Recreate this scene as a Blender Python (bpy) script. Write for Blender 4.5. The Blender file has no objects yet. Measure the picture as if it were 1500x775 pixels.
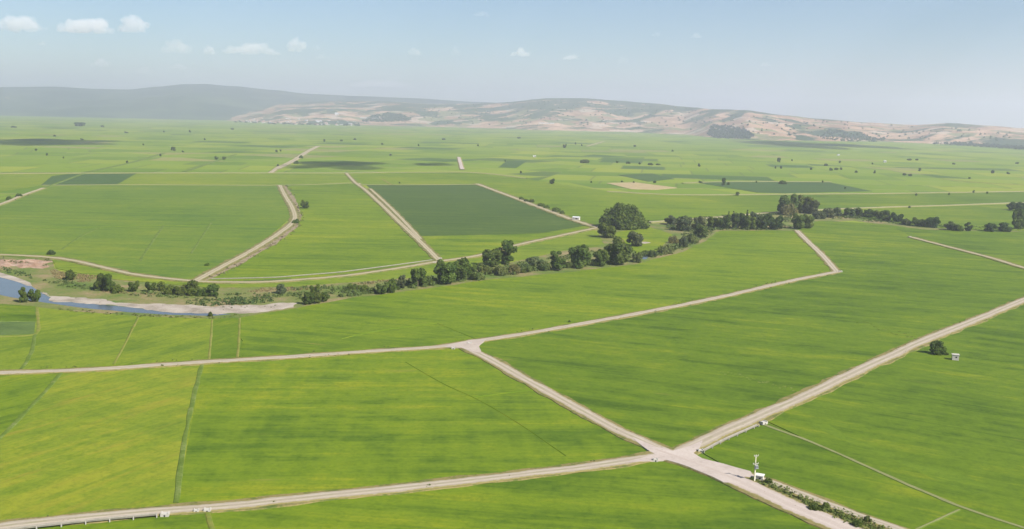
import bpy, bmesh, math, random
from mathutils import Vector, Matrix, noise
from mathutils.geometry import tessellate_polygon

random.seed(11)
S = bpy.context.scene
COL = S.collection
R = math.radians

# ------------------------------------------------------------------ camera
CAM_H = 130.0
F = 1440.0                       # focal length in photo pixels (photo 1500 x 775)
ROLL = math.atan(32 / 1500)
PITCH = math.atan(218.5 * math.cos(ROLL) / F)
fwd = Vector((0, math.cos(PITCH), -math.sin(PITCH)))
right0 = Vector((1, 0, 0)); up0 = Vector((0, math.sin(PITCH), math.cos(PITCH)))
RT = right0 * math.cos(ROLL) + up0 * math.sin(ROLL)
UP = -right0 * math.sin(ROLL) + up0 * math.cos(ROLL)

def ray(px, py):
    return fwd * F + RT * (px - 750) + UP * (387.5 - py)

def at(px, py, z=0.0):
    d = ray(px, py)
    t = (z - CAM_H) / d.z
    return Vector((d.x * t, d.y * t, z))

def mpp(px, py):                 # metres per photo pixel for something standing on that spot
    return -CAM_H / ray(px, py).z

cam = bpy.data.objects.new('camera', bpy.data.cameras.new('camera'))
COL.objects.link(cam)
cam.matrix_world = Matrix(((RT.x, UP.x, -fwd.x, 0), (RT.y, UP.y, -fwd.y, 0), (RT.z, UP.z, -fwd.z, CAM_H), (0, 0, 0, 1)))
cam.data.sensor_fit = 'HORIZONTAL'; cam.data.sensor_width = 36
cam.data.lens = F * 36 / 1500
cam.data.clip_start = 1; cam.data.clip_end = 120000
S.camera = cam

# ------------------------------------------------------------------ tagging / linking
def tag(o, label=None, cat=None, group=None, kind=None):
    if label: o['label'] = label
    if cat: o['category'] = cat
    if group: o['group'] = group
    if kind: o['kind'] = kind
    return o

def link(name, me, mat=None, parent=None):
    o = bpy.data.objects.new(name, me); COL.objects.link(o)
    if mat is not None:
        for m in (mat if isinstance(mat, (list, tuple)) else [mat]): me.materials.append(m)
    if parent: o.parent = parent
    return o

def empty(name, loc, rz=0):
    o = bpy.data.objects.new(name, None); COL.objects.link(o)
    o.location = loc; o.rotation_euler = (0, 0, rz); o.empty_display_size = 2
    return o

class MB:
    def __init__(s): s.v = []; s.f = []; s.mi = []
    def add(s, vs, fs, mi=0):
        n = len(s.v); s.v += [tuple(v) for v in vs]
        for f in fs: s.f.append([i + n for i in f]); s.mi.append(mi)
    def box(s, c, d, rz=0, mi=0, taper=1.0):
        cx, cy, cz = c; a, b, h = d[0] / 2, d[1] / 2, d[2] / 2
        co, si = math.cos(rz), math.sin(rz)
        vs = []
        for z, k in ((-h, 1), (h, taper)):
            for x, y in ((-a, -b), (a, -b), (a, b), (-a, b)):
                x, y = x * k, y * k
                vs.append((cx + x * co - y * si, cy + x * si + y * co, cz + z))
        s.add(vs, [(0, 3, 2, 1), (4, 5, 6, 7), (0, 1, 5, 4), (1, 2, 6, 5), (2, 3, 7, 6), (3, 0, 4, 7)], mi)
    def tube(s, p0, p1, r0, r1, n=7, mi=0):
        p0, p1 = Vector(p0), Vector(p1); d = (p1 - p0).normalized()
        u = d.orthogonal().normalized(); w = d.cross(u)
        vs = []
        for p, r in ((p0, r0), (p1, r1)):
            for i in range(n):
                a = 2 * math.pi * i / n
                vs.append(p + u * math.cos(a) * r + w * math.sin(a) * r)
        fs = [(i, (i + 1) % n, n + (i + 1) % n, n + i) for i in range(n)]
        fs += [tuple(range(n - 1, -1, -1)), tuple(range(n, 2 * n))]
        s.add(vs, fs, mi)
    def mesh(s, name, smooth=False):
        me = bpy.data.meshes.new(name); me.from_pydata(s.v, [], s.f)
        me.polygons.foreach_set('material_index', s.mi)
        if smooth: me.polygons.foreach_set('use_smooth', [True] * len(s.f))
        me.update(); return me
    def build(s, name, mat, parent=None, smooth=False):
        return link(name, s.mesh(name, smooth), mat, parent)

# ------------------------------------------------------------------ materials
class NT:
    def __init__(s, name):
        s.m = bpy.data.materials.new(name); s.m.use_nodes = True
        s.t = s.m.node_tree; s.t.nodes.clear()
        s.out = s.t.nodes.new('ShaderNodeOutputMaterial')
    def n(s, typ, ins=None, **props):
        nd = s.t.nodes.new('ShaderNode' + typ)
        for k, v in props.items(): setattr(nd, k, v)
        for k, v in (ins or {}).items():
            sk = nd.inputs[k]
            if isinstance(v, bpy.types.NodeSocket): s.t.links.new(v, sk)
            else:
                if isinstance(v, (tuple, list)) and len(v) == 3 and sk.type == 'RGBA': v = (*v, 1)
                sk.default_value = v
        return nd
    def math(s, op, a, b=0.0, c=0.0, clamp=False):
        return s.n('Math', {0: a, 1: b, 2: c}, operation=op, use_clamp=clamp).outputs[0]
    def mix(s, fac, a, b, blend='MIX'):
        nd = s.t.nodes.new('ShaderNodeMix'); nd.data_type = 'RGBA'; nd.blend_type = blend
        for k, v in ((0, fac), (6, a), (7, b)):
            if isinstance(v, bpy.types.NodeSocket): s.t.links.new(v, nd.inputs[k])
            else: nd.inputs[k].default_value = (*v, 1) if isinstance(v, tuple) and len(v) == 3 else v
        return nd.outputs[2]
    def noise(s, vec, scale, detail=3, rough=0.5, dist=0.0):
        return s.n('TexNoise', {'Vector': vec, 'Scale': scale, 'Detail': detail, 'Roughness': rough, 'Distortion': dist}).outputs[0]
    def pos(s): return s.n('NewGeometry').outputs['Position']
    def scale(s, vec, sc):
        return s.n('VectorMath', {0: vec, 1: sc}, operation='MULTIPLY').outputs[0]
    def rot(s, vec, ang):
        return s.n('VectorRotate', {'Vector': vec, 'Angle': ang}, rotation_type='Z_AXIS').outputs[0]
    def rng(s, v, a, b, c=0.0, d=1.0, typ='SMOOTHSTEP'):
        nd = s.n('MapRange', {'Value': v, 'From Min': a, 'From Max': b, 'To Min': c, 'To Max': d}, interpolation_type=typ, clamp=True) if typ == 'LINEAR' else \
             s.n('MapRange', {'Value': v, 'From Min': a, 'From Max': b, 'To Min': c, 'To Max': d}, interpolation_type=typ)
        return nd.outputs[0]
    def diffuse(s, col, rough=0.9, spec=0.08, normal=None):
        ins = {'Base Color': col, 'Roughness': rough, 'Specular IOR Level': spec}
        if normal is not None: ins['Normal'] = normal
        p = s.n('BsdfPrincipled', ins); s.t.links.new(p.outputs[0], s.out.inputs[0]); return s.m

def ramp3(t, v, dark, mid, light):
    a = t.rng(v, 0.30, 0.52); b = t.rng(v, 0.50, 0.72)
    return t.mix(b, t.mix(a, dark, mid), light)

def field_mat(name, dark, mid, light, ang=0.0, stre=140.0, patch=80.0, fine=1.0, bare=0.0, barecol=(0.20, 0.16, 0.045), seed=0.0, cross=0.0):
    t = NT(name); p0 = t.pos()
    p = t.n('VectorMath', {0: p0, 1: (seed * 371.0, seed * 211.0, 0)}, operation='ADD').outputs[0]
    q = t.rot(p, R(ang))
    broad = t.noise(t.scale(q, (1 / stre, 1 / 16.0, 0.0)), 1.0, 4, 0.6)
    pt = t.noise(t.scale(p, (1, 1, 0)), 1 / patch, 5, 0.6, 0.4)
    fi = t.noise(t.scale(q, (1 / 45.0, 1 / 2.2, 0.0)), 1.0, 3, 0.6)
    gr = t.math('MULTIPLY_ADD', t.noise(t.scale(p, (1, 1, 0)), 0.55, 4, 0.7), 0.5, t.math('MULTIPLY', t.noise(t.scale(p, (1, 1, 0)), 0.17, 4, 0.7), 0.5))
    md = t.noise(t.scale(t.rot(p, R(ang * 0.5)), (1 / 26.0, 1 / 11.0, 0)), 1.0, 5, 0.68, 0.5)
    big = t.noise(t.scale(p, (1, 1, 0)), 1 / (patch * 2.6), 3, 0.5, 0.6)
    v = t.math('MULTIPLY', broad, 0.28)
    v = t.math('MULTIPLY_ADD', pt, 0.22, v)
    v = t.math('MULTIPLY_ADD', md, 0.20, v)
    v = t.math('MULTIPLY_ADD', big, 0.16, v)
    v = t.math('MULTIPLY_ADD', fi, 0.14 * fine, v)
    if cross:                      # tramlines across the rows
        cr = t.noise(t.scale(q, (1 / 14.0, 1 / 160.0, 0.0)), 1.0, 3, 0.6)
        v = t.math('MULTIPLY_ADD', t.math('SUBTRACT', cr, 0.5), cross, v)
    v = t.math('MULTIPLY_ADD', t.math('SUBTRACT', v, 0.5), 2.35, 0.5)
    c = ramp3(t, v, dark, mid, light)
    qy = t.math('ADD', t.n('SeparateXYZ', {0: q}).outputs[1], t.math('MULTIPLY', t.noise(t.scale(p, (1, 1, 0)), 0.012, 2), 6.0))
    dist = t.math('ABSOLUTE', t.math('SUBTRACT', t.math('FRACT', t.math('DIVIDE', qy, 13.0)), 0.5))
    c = t.mix(t.math('MULTIPLY', t.rng(dist, 0.085, 0.03), t.rng(pt, 0.45, 0.60, 0.0, 0.30)), c, t.mix(1.0, c, (0.62, 0.70, 0.75), 'MULTIPLY'))
    c = t.mix(t.rng(gr, 0.42, 0.66, 0.0, 0.75), c, t.mix(1.0, c, (0.58, 0.68, 0.6), 'MULTIPLY'))
    sp = t.noise(t.scale(q, (1 / 9.0, 1 / 4.5, 0.0)), 1.0, 5, 0.75)
    c = t.mix(t.rng(sp, 0.56, 0.72, 0.0, 0.6), c, t.mix(1.0, c, (1.28, 1.18, 1.1), 'MULTIPLY'))
    c = t.mix(t.rng(sp, 0.44, 0.30, 0.0, 0.6), c, t.mix(1.0, c, (0.66, 0.78, 0.8), 'MULTIPLY'))
    if bare:
        b = t.noise(t.scale(q, (1 / 50.0, 1 / 9.0, 0.0)), 1.0, 5, 0.65)
        c = t.mix(t.rng(b, 0.66 - 0.12 * bare, 0.82, 0, 0.75), c, barecol)
    return t.diffuse(c, 0.85, 0.1)

GR = (0.061, 0.106, 0.006), (0.113, 0.162, 0.007), (0.175, 0.198, 0.009)      # bright green rice
YE = (0.084, 0.130, 0.009), (0.136, 0.177, 0.011), (0.188, 0.204, 0.014)      # yellowing rice
DG = (0.047, 0.086, 0.004), (0.088, 0.137, 0.006), (0.152, 0.182, 0.008)      # deep green rice
DK = (0.040, 0.070, 0.012), (0.055, 0.089, 0.014), (0.080, 0.115, 0.018)      # dark crop

def dirt_mat(name, base=(0.29, 0.245, 0.18), pale=(0.42, 0.365, 0.285), edge=(0.20, 0.17, 0.06), grassy=0.0):
    t = NT(name); p = t.pos()
    uv = t.n('UVMap'); sx = t.n('SeparateXYZ', {0: uv.outputs[0]})
    v = t.math('ABSOLUTE', sx.outputs[1])
    tr = t.math('SUBTRACT', 1.0, t.math('MULTIPLY', t.math('ABSOLUTE', t.math('SUBTRACT', v, 0.45)), 3.4), clamp=True)
    n1 = t.noise(t.scale(p, (1, 1, 0)), 0.12, 5, 0.65); n2 = t.noise(t.scale(p, (1, 1, 0)), 1.3, 4, 0.7)
    k = t.math('ADD', t.math('MULTIPLY', tr, 0.6), t.math('MULTIPLY', t.math('SUBTRACT', n1, 0.5), 1.2), clamp=True)
    c = t.mix(k, base, pale)
    c = t.mix(t.rng(n2, 0.35, 0.75, 0.0, 0.35), c, t.mix(1.0, c, (0.72, 0.68, 0.64), 'MULTIPLY'))
    if grassy:
        g = t.math('MULTIPLY', t.rng(v, 0.30, 0.0), t.rng(n1, 0.42, 0.6, 0.0, grassy))
        c = t.mix(g, c, (0.17, 0.17, 0.06))
    e = t.math('ADD', v, t.math('MULTIPLY', t.math('SUBTRACT', t.noise(t.scale(p, (1, 1, 0)), 0.35, 4, 0.7), 0.5), 0.9))
    c = t.mix(t.rng(e, 0.80, 1.08), c, edge)
    return t.diffuse(c, 0.95, 0.05)

def mottle_mat(name, cols, scale=0.15, detail=5, scale2=1.2, zfree=False, rough=0.9):
    t = NT(name); p = t.pos() if zfree else t.scale(t.pos(), (1, 1, 0))
    n1 = t.noise(p, scale, detail, 0.62, 0.3); n2 = t.noise(p, scale2, 3, 0.7)
    v = t.math('MULTIPLY_ADD', n2, 0.35, t.math('MULTIPLY', n1, 0.65))
    v = t.math('MULTIPLY_ADD', t.math('SUBTRACT', v, 0.5), 1.8, 0.5)
    nd = t.n('ValToRGB', {0: v}); cr = nd.color_ramp
    while len(cr.elements) < len(cols): cr.elements.new(0.5)
    for i, c in enumerate(cols):
        cr.elements[i].position = 0.2 + 0.6 * i / (len(cols) - 1); cr.elements[i].color = (*c, 1)
    return t.diffuse(nd.outputs[0], rough, 0.06)

def leaf_mat(name, scale=0.5):
    t = NT(name); oi = t.n('ObjectInfo')
    p = t.n('TexCoord').outputs['Object']
    g = t.n('NewGeometry')
    n1 = t.noise(p, 2.2, 3, 0.6)
    rnd = g.outputs['Random Per Island']
    c = oi.outputs['Color']
    c = t.mix(t.rng(n1, 0.35, 0.68), t.mix(1.0, c, (0.72, 0.80, 0.82), 'MULTIPLY'), t.mix(1.0, c, (1.35, 1.22, 1.05), 'MULTIPLY'))
    c = t.mix(t.math('MULTIPLY', rnd, 0.6), c, t.mix(1.0, c, (1.30, 1.25, 1.1), 'MULTIPLY'))
    d = t.n('BsdfPrincipled', {'Base Color': c, 'Roughness': 0.7, 'Specular IOR Level': 0.10})
    tr = t.n('BsdfTranslucent', {'Color': t.mix(1.0, c, (1.1, 1.25, 0.6), 'MULTIPLY')})
    ms = t.n('MixShader', {0: 0.30, 1: d.outputs[0], 2: tr.outputs[0]})
    t.t.links.new(ms.outputs[0], t.out.inputs[0]); return t.m

def plain_mat(name, c, var=0.25, scale=2.0, rough=0.85, spec=0.15):
    t = NT(name); p = t.n('TexCoord').outputs['Object']
    n1 = t.noise(p, scale, 5, 0.7)
    return t.diffuse(t.mix(t.rng(n1, 0.3, 0.75, 0, var * 1.6), c, tuple(x * 0.55 for x in c)), rough, spec)

FLC2 = plain_mat('flume_support_concrete', (0.36, 0.335, 0.29), 0.3, 1.0)
FLC = plain_mat('stained_concrete', (0.27, 0.245, 0.20), 0.45, 0.5)
LEAF = leaf_mat('leaf_foliage')
BARK = plain_mat('bark', (0.12, 0.09, 0.065), 0.4, 3)
CONC = plain_mat('weathered_concrete', (0.42, 0.39, 0.34), 0.25, 0.9)
WHITEW = plain_mat('whitewash', (0.55, 0.53, 0.49), 0.15, 0.4)
HOUSEW = plain_mat('house_wall', (0.48, 0.455, 0.42), 0.2, 0.3)
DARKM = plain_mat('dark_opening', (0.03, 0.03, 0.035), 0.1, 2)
STEEL = plain_mat('grey_steel', (0.30, 0.31, 0.32), 0.2, 3, 0.5, 0.4)
PORC = plain_mat('porcelain', (0.45, 0.42, 0.36), 0.1, 5, 0.3, 0.5)
TILE = plain_mat('roof_tile', (0.36, 0.16, 0.10), 0.35, 0.5)
SHEETM = plain_mat('sheet_roof', (0.48, 0.48, 0.465), 0.2, 0.4)
PLASTER = plain_mat('plaster_wall', (0.46, 0.425, 0.37), 0.2, 0.3)
DIRT = dirt_mat('gravel_road', grassy=0.5)
DIRTP = dirt_mat('pale_gravel', base=(0.36, 0.30, 0.255), pale=(0.43, 0.365, 0.315))
DIRT2 = dirt_mat('farm_track', base=(0.28, 0.235, 0.15), pale=(0.40, 0.345, 0.245), edge=(0.15, 0.15, 0.045), grassy=0.6)
PATHM = dirt_mat('worn_path', base=(0.15, 0.16, 0.06), pale=(0.26, 0.25, 0.13), edge=(0.085, 0.12, 0.02), grassy=0.4)
VERGE = mottle_mat('verge_grass', [(0.05, 0.085, 0.015), (0.10, 0.11, 0.03), (0.20, 0.155, 0.065), (0.085, 0.125, 0.02)], 0.11, 5, 0.8)
BUNDY = mottle_mat('dry_bund', [(0.09, 0.135, 0.014), (0.15, 0.155, 0.03), (0.22, 0.18, 0.06)], 0.09, 4, 0.6)
BUNDG = mottle_mat('green_bund', [(0.055, 0.09, 0.012), (0.09, 0.13, 0.02), (0.16, 0.18, 0.06)], 0.12, 4, 0.7)
BUNDF = mottle_mat('faint_bund', [(0.065, 0.110, 0.008), (0.090, 0.140, 0.009), (0.15, 0.175, 0.014)], 0.06, 4, 0.7)
BLEACH = mottle_mat('bleached_rice', [(0.085, 0.145, 0.012), (0.13, 0.17, 0.03), (0.18, 0.20, 0.06)], 0.2, 4, 0.9)
BANK = mottle_mat('riverbank_scrub', [(0.055, 0.095, 0.016), (0.085, 0.125, 0.024), (0.13, 0.14, 0.04), (0.20, 0.155, 0.075), (0.25, 0.185, 0.10)], 0.03, 6, 0.5)
GRAVEL = mottle_mat('river_gravel', [(0.15, 0.125, 0.085), (0.29, 0.245, 0.195), (0.40, 0.345, 0.285)], 0.07, 6, 0.9)
REDSOIL = mottle_mat('red_earth', [(0.19, 0.11, 0.065), (0.27, 0.175, 0.12), (0.36, 0.28, 0.22)], 0.10, 6, 0.7, True)
TANF = mottle_mat('stubble', [(0.26, 0.20, 0.10), (0.36, 0.28, 0.15)], 0.05, 4, 0.5)

# ------------------------------------------------------------------ clouds
SUN_AZ, SUN_EL = R(129), R(41)
SUN_DIR = Vector((math.sin(SUN_AZ) * math.cos(SUN_EL), math.cos(SUN_AZ) * math.cos(SUN_EL), math.sin(SUN_EL)))
def cloud_mat(d):
    t = NT('cloud_vapour'); v = t.n('VolumePrincipled', {'Color': (1.0, 0.99, 0.985), 'Density': d, 'Anisotropy': 0.0})
    t.t.links.new(v.outputs[0], t.out.inputs['Volume']); return t.m
def cloud(center, W, D, H, label, seed, thick=5.0, group=None):
    rr = random.Random(seed); puffs = []
    for k in range(22):              # puffs in a unit box, then one skin drawn around all of them
        x = rr.uniform(-.42, .42); sz = (1 - (abs(x) * 1.9) ** 2) * rr.uniform(.55, 1.0) + .12
        r = .22 * sz; e = min(1.0, H / W * 1.1)
        puffs.append((Vector((x, rr.uniform(-.3, .3), r * 1.5 + rr.uniform(0, .38) * sz)), Vector((max(r * (.55 + .45 * e), .05), max(r, .06), max(r * 1.5, .12)))))
    bm = bmesh.new(); bmesh.ops.create_icosphere(bm, subdivisions=5, radius=1)
    o0 = Vector((0, 0, .25))
    for v in bm.verts:
        # spread the directions along the long axis, then take the farthest hit on any puff
        d = Vector((v.co.x * 1.0, v.co.y * .8, v.co.z * .75)).normalized(); best = .05
        for c, a in puffs:
            q = Vector(((o0.x - c.x) / a.x, (o0.y - c.y) / a.y, (o0.z - c.z) / a.z)); w = Vector((d.x / a.x, d.y / a.y, d.z / a.z))
            A = w.dot(w); B = q.dot(w); Cc = q.dot(q) - 1; D_ = B * B - A * Cc
            if D_ > 0: best = max(best, (-B + math.sqrt(D_)) / A)
        p = o0 + d * best
        v.co = Vector((p.x * W, p.y * D, p.z * H))
    for _ in range(2): bmesh.ops.smooth_vert(bm, verts=bm.verts, factor=.5, use_axis_x=True, use_axis_y=True, use_axis_z=True)
    bm.normal_update()
    for v in bm.verts:
        n = noise.fractal(v.co * (2.6 / H) + Vector((seed, 0, 0)), .7, 2.1, 5)
        v.co += v.normal * n * H * .19
        v.co.z = max(v.co.z, H * (.05 + .05 * n))
    me2 = bpy.data.meshes.new('cloud'); bm.to_mesh(me2); bm.free()
    o = bpy.data.objects.new('cloud', me2); COL.objects.link(o)
    me2.update()
    me2.materials.clear(); me2.materials.append(cloud_mat(thick / H))
    o.location = center; return tag(o, label, 'cloud', group)
CL = [(28, 50, 74, 30, 'broad white cloud cut by the left border, high in the sky', 5), (128, 51, 84, 27, 'long bright white cloud second from the left, high in the sky', 6), (195, 50, 46, 28, 'round bright cloud touching the right end of the long high one', 7),
      (62, 67, 14, 7, 'tiny wisp of cloud just below the broad left border cloud', 1.5), (147, 99, 30, 13, 'small low pale cloud below the long bright one', 2.5), (258, 80, 46, 22, 'soft medium cloud left of the small puffs row', 2.5), (307, 81, 20, 15, 'small round puff between the soft medium cloud and the long flat one', 4),
      (368, 81, 86, 20, 'long flat cloud in the middle of the left sky', 3.0), (434, 78, 30, 27, 'bright round cloud at the right end of the left group', 7), (464, 76, 14, 12, 'faint puff right of the bright round cloud', 1.2), (472, 88, 22, 10, 'faint low puff under the right of the bright round cloud', .8),
      (608, 83, 22, 12, 'small flat puff left of the sky centre', 2.2), (668, 83, 14, 16, 'small upright puff near the sky centre', 1.8), (762, 84, 32, 13, 'small oval cloud right of the sky centre', 3), (836, 88, 28, 9, 'slanting small cloud over the middle hill', 2.2), (912, 95, 16, 15, 'faint round puff over the right part of the middle hill', 1.0),
      (961, 54, 13, 9, 'tiny faint puff high right, left of two', 1.0), (1020, 57, 18, 9, 'tiny faint puff high right, right of two', 1.0), (1121, 98, 18, 7, 'barely visible wisp in the right sky', .7), (560, 130, 110, 14, 'wide faint bank of cloud low over the blue mountain ridge', 1.0), (210, 110, 30, 13, 'faint low puff above the left mountains, nearest them', 1.0), (262, 103, 30, 10, 'faint flat puff below the soft medium cloud', 1.0), (705, 25, 26, 9, 'faint wisp at the very top near the sky centre', .6)]
for i, (x, y, w, h, lab, th) in enumerate(CL):
    d = ray(x, y); el = d.z / d.y; Y = min(26000, 1250 / max(el, .02)) + 2500; p = Vector((d.x / d.y * Y, Y, CAM_H + el * Y)); s = Y / F
    cloud(p, w * s, w * s * .7, h * s, lab, 30 + i, th * 0.17)
for i, (x, y, W, D, H, lab) in enumerate([(508, 243, 300, 430, 80, 'small cloud high above the fields, casting the dark patch on the middle plain'), (60, 209, 640, 900, 120, 'cloud high above the fields, casting the long shadow on the left plain'),
                                     (1215, 213, 900, 2000, 150, 'cloud high above the fields, casting the long shadow under the right hills'), (644, 241, 110, 200, 50, 'tiny cloud high above the fields, casting the faint patch left of the white road piece')]):
    g = at(x, y); p = g + SUN_DIR * (1350 / SUN_DIR.z); cloud(p, W, D, H, lab, 80 + i, 2.2)

# ------------------------------------------------------------------ ground
def ground_mat():
    t = NT('plain_farmland'); p = t.scale(t.pos(), (1, 1, 0))
    vo = t.n('TexVoronoi', {'Vector': p, 'Scale': 1 / 1100.0, 'Randomness': 0.9}, voronoi_dimensions='2D', feature='F1')
    cellr = t.n('SeparateColor', {0: vo.outputs['Color']}).outputs[0]
    ang = t.math('MULTIPLY_ADD', cellr, 1.1, -0.45)
    q = t.n('VectorRotate', {'Vector': p, 'Angle': ang}, rotation_type='Z_AXIS').outputs[0]
    qs = t.n('SeparateXYZ', {0: q})
    row = t.math('FLOOR', t.math('DIVIDE', qs.outputs[1], 170.0))
    r1 = t.n('TexWhiteNoise', {'Vector': t.n('CombineXYZ', {0: row, 1: cellr}).outputs[0]}, noise_dimensions='2D').outputs[0]
    wx = t.math('MULTIPLY_ADD', r1, 160.0, 90.0)
    cx = t.math('ADD', t.math('DIVIDE', qs.outputs[0], wx), t.math('MULTIPLY', r1, 7.3))
    colm = t.math('FLOOR', cx)
    rc = t.n('TexWhiteNoise', {'Vector': t.n('CombineXYZ', {0: row, 1: colm, 2: cellr}).outputs[0]}, noise_dimensions='3D')
    r2 = rc.outputs[0]
    big = t.noise(p, 1 / 900.0, 4, 0.55)
    strk = t.noise(t.scale(q, (1 / 160.0, 1 / 22.0, 0)), 1.0, 3, 0.6)
    gr = t.noise(p, 0.12, 4, 0.7)
    v = t.math('MULTIPLY_ADD', r2, 0.34, t.math('MULTIPLY', big, 0.40))
    v = t.math('MULTIPLY_ADD', strk, 0.28, v)
    v = t.math('MULTIPLY_ADD', gr, 0.10, t.math('SUBTRACT', v, 0.06))
    c = ramp3(t, v, (0.085, 0.140, 0.014), (0.130, 0.185, 0.016), (0.185, 0.215, 0.022))
    # darker crops and a few tan ones
    r3 = t.n('TexWhiteNoise', {'Vector': t.n('CombineXYZ', {0: colm, 1: row, 2: t.math('ADD', cellr, 4.0)}).outputs[0]}, noise_dimensions='3D').outputs[0]
    c = t.mix(t.rng(r3, 0.93, 0.94, 0, 0.75, 'LINEAR'), c, (0.040, 0.080, 0.022))
    c = t.mix(t.rng(r3, 0.045, 0.04, 0, 0.6, 'LINEAR'), c, (0.20, 0.17, 0.075))
    # bunds and tracks between parcels
    fx = t.math('FRACT', cx); dx = t.math('MULTIPLY', t.math('MINIMUM', fx, t.math('SUBTRACT', 1.0, fx)), wx)
    fy = t.math('FRACT', t.math('DIVIDE', qs.outputs[1], 170.0)); dy = t.math('MULTIPLY', t.math('MINIMUM', fy, t.math('SUBTRACT', 1.0, fy)), 170.0)
    c = t.mix(t.rng(dx, 3.2, 1.6, 0, 0.6), c, (0.085, 0.105, 0.03))
    c = t.mix(t.math('MULTIPLY', t.rng(dy, 5.0, 3.0, 0, 1), t.rng(r1, 0.2, 0.6, 0.15, 0.75)), c, (0.25, 0.22, 0.10))
    hedge = t.noise(t.scale(q, (1 / 130.0, 1 / 400.0, 0)), 1.0, 3, 0.7)
    c = t.mix(t.math('MULTIPLY', t.rng(dy, 7.0, 4.0, 0, 0.8), t.rng(hedge, 0.56, 0.62)), c, (0.045, 0.075, 0.02))
    return t.diffuse(c, 0.9, 0.06)

GX, GY0, GY1 = 21000.0, -900.0, 27500.0
mb = MB(); nx, ny = 42, 60
for j in range(ny + 1):
    y = GY0 + (GY1 - GY0) * (j / ny) ** 1.6
    for i in range(nx + 1):
        a = 2 * i / nx - 1
        mb.v.append((GX * (0.35 * a + 0.65 * a ** 3), y, 0))
for j in range(ny):
    for i in range(nx):
        k = j * (nx + 1) + i; mb.f.append((k, k + 1, k + nx + 2, k + nx + 1)); mb.mi.append(0)
tag(mb.build('ground', ground_mat()), kind='structure')

# ------------------------------------------------------------------ flat sheets and ribbons
def world_poly(px, z): return [at(x, y, z) for x, y in px]

def sheet(name, px, z, mat, skirt=True, rough=0.0, step=12.0, zbot=0.0):
    P = world_poly(px, z)
    if rough:
        Q = []
        for i, a in enumerate(P):
            b = P[(i + 1) % len(P)]; L = (b - a).length; n = max(1, int(L / step))
            nrm = Vector((-(b - a).y, (b - a).x, 0)).normalized() if L > 1e-6 else Vector((0, 0, 0))
            for k in range(n):
                p = a.lerp(b, k / n)
                w = noise.fractal(Vector((p.x * 0.03, p.y * 0.03, z * 7)), 1.0, 2.0, 4) + 0.6 * noise.fractal(Vector((p.x * 0.13, p.y * 0.13, z * 7)), 1.0, 2.0, 3)
                Q.append(p + nrm * w * rough)
        P = Q
    m = MB(); tris = tessellate_polygon([P])
    n = len(P); m.v = [tuple(p) for p in P]
    for tr in tris:
        a, b, c = (P[i] for i in tr)
        m.f.append(tuple(tr) if (b - a).cross(c - a).z > 0 else tuple(reversed(tr))); m.mi.append(0)
    if skirt:
        m.v += [(p.x, p.y, zbot) for p in P]
        for i in range(n):
            j = (i + 1) % n; m.f.append((i, j, n + j, n + i)); m.mi.append(0)
    o = m.build(name, mat); tag(o, kind='structure'); return o

FZ = [0.30]
def field(px, cols, name='rice_field', rough=0.0, **kw):
    FZ[0] += 0.004
    mat = field_mat(name + '_surface', *cols, seed=FZ[0] * 30, **kw)
    return sheet(name, px, FZ[0], mat, rough=rough)

def resample(P, step, smooth=True):
    if smooth and len(P) > 2:
        Q = []
        for i in range(len(P) - 1):
            p0 = P[max(i - 1, 0)]; p1 = P[i]; p2 = P[i + 1]; p3 = P[min(i + 2, len(P) - 1)]
            n = 8
            for k in range(n):
                u = k / n
                Q.append(0.5 * ((2 * p1) + (p2 - p0) * u + (2 * p0 - 5 * p1 + 4 * p2 - p3) * u * u + (3 * p1 - p0 - 3 * p2 + p3) * u ** 3))
        Q.append(P[-1]); P = Q
    out = [P[0]]; acc = 0
    for a, b in zip(P, P[1:]):
        L = (b - a).length
        if L < 1e-6: continue
        d = step - acc
        while d <= L:
            out.append(a.lerp(b, d / L)); d += step
        acc = (acc + L) % step
    if (out[-1] - P[-1]).length > step * 0.3: out.append(P[-1])
    return out

RZ = [0.74]
def ribbon(name, px, width, mat, z=None, jitter=0.25, step=4.0, smooth=True, skirt=0.8, offset=0.0, slope=1.0, kind='structure', lift=0.0):
    if z is None: RZ[0] += 0.02; z = RZ[0]
    P = resample([at(x, y, z) for x, y in px], step, smooth)
    m = MB(); uvs = []; u = 0; sd = random.uniform(0, 99)
    n = len(P)
    for i, p in enumerate(P):
        d = (P[min(i + 1, n - 1)] - P[max(i - 1, 0)]); d.z = 0; d.normalize(); nr = Vector((-d.y, d.x, 0))
        if i: u += (p - P[i - 1]).length
        wa = width / 2 * (1 + jitter * noise.fractal(Vector((u * 0.06, sd, 0)), 1, 2, 4))
        wb = width / 2 * (1 + jitter * noise.fractal(Vector((u * 0.06, sd + 50, 0)), 1, 2, 4))
        w1 = wa if not callable(width) else wa
        c = p + nr * offset
        zl = lift
        for off, zz, vv in ((w1 + slope, p.z - skirt, 1.25), (w1, p.z, 1.0), (0, p.z + 0.06 + zl, 0), (-wb, p.z, -1.0), (-wb - slope, p.z - skirt, -1.25)):
            q = c + nr * off; m.v.append((q.x, q.y, zz)); uvs.append((u, vv))
    for i in range(n - 1):
        for k in range(4):
            a = i * 5 + k; m.f.append((a, a + 5, a + 6, a + 1)); m.mi.append(0)
    me = m.mesh(name)
    uvl = me.uv_layers.new(name='UVMap')
    for lp in me.loops: uvl.data[lp.index].uv = uvs[lp.vertex_index]
    o = link(name, me, mat)
    if kind: tag(o, kind=kind)
    return o

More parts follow.
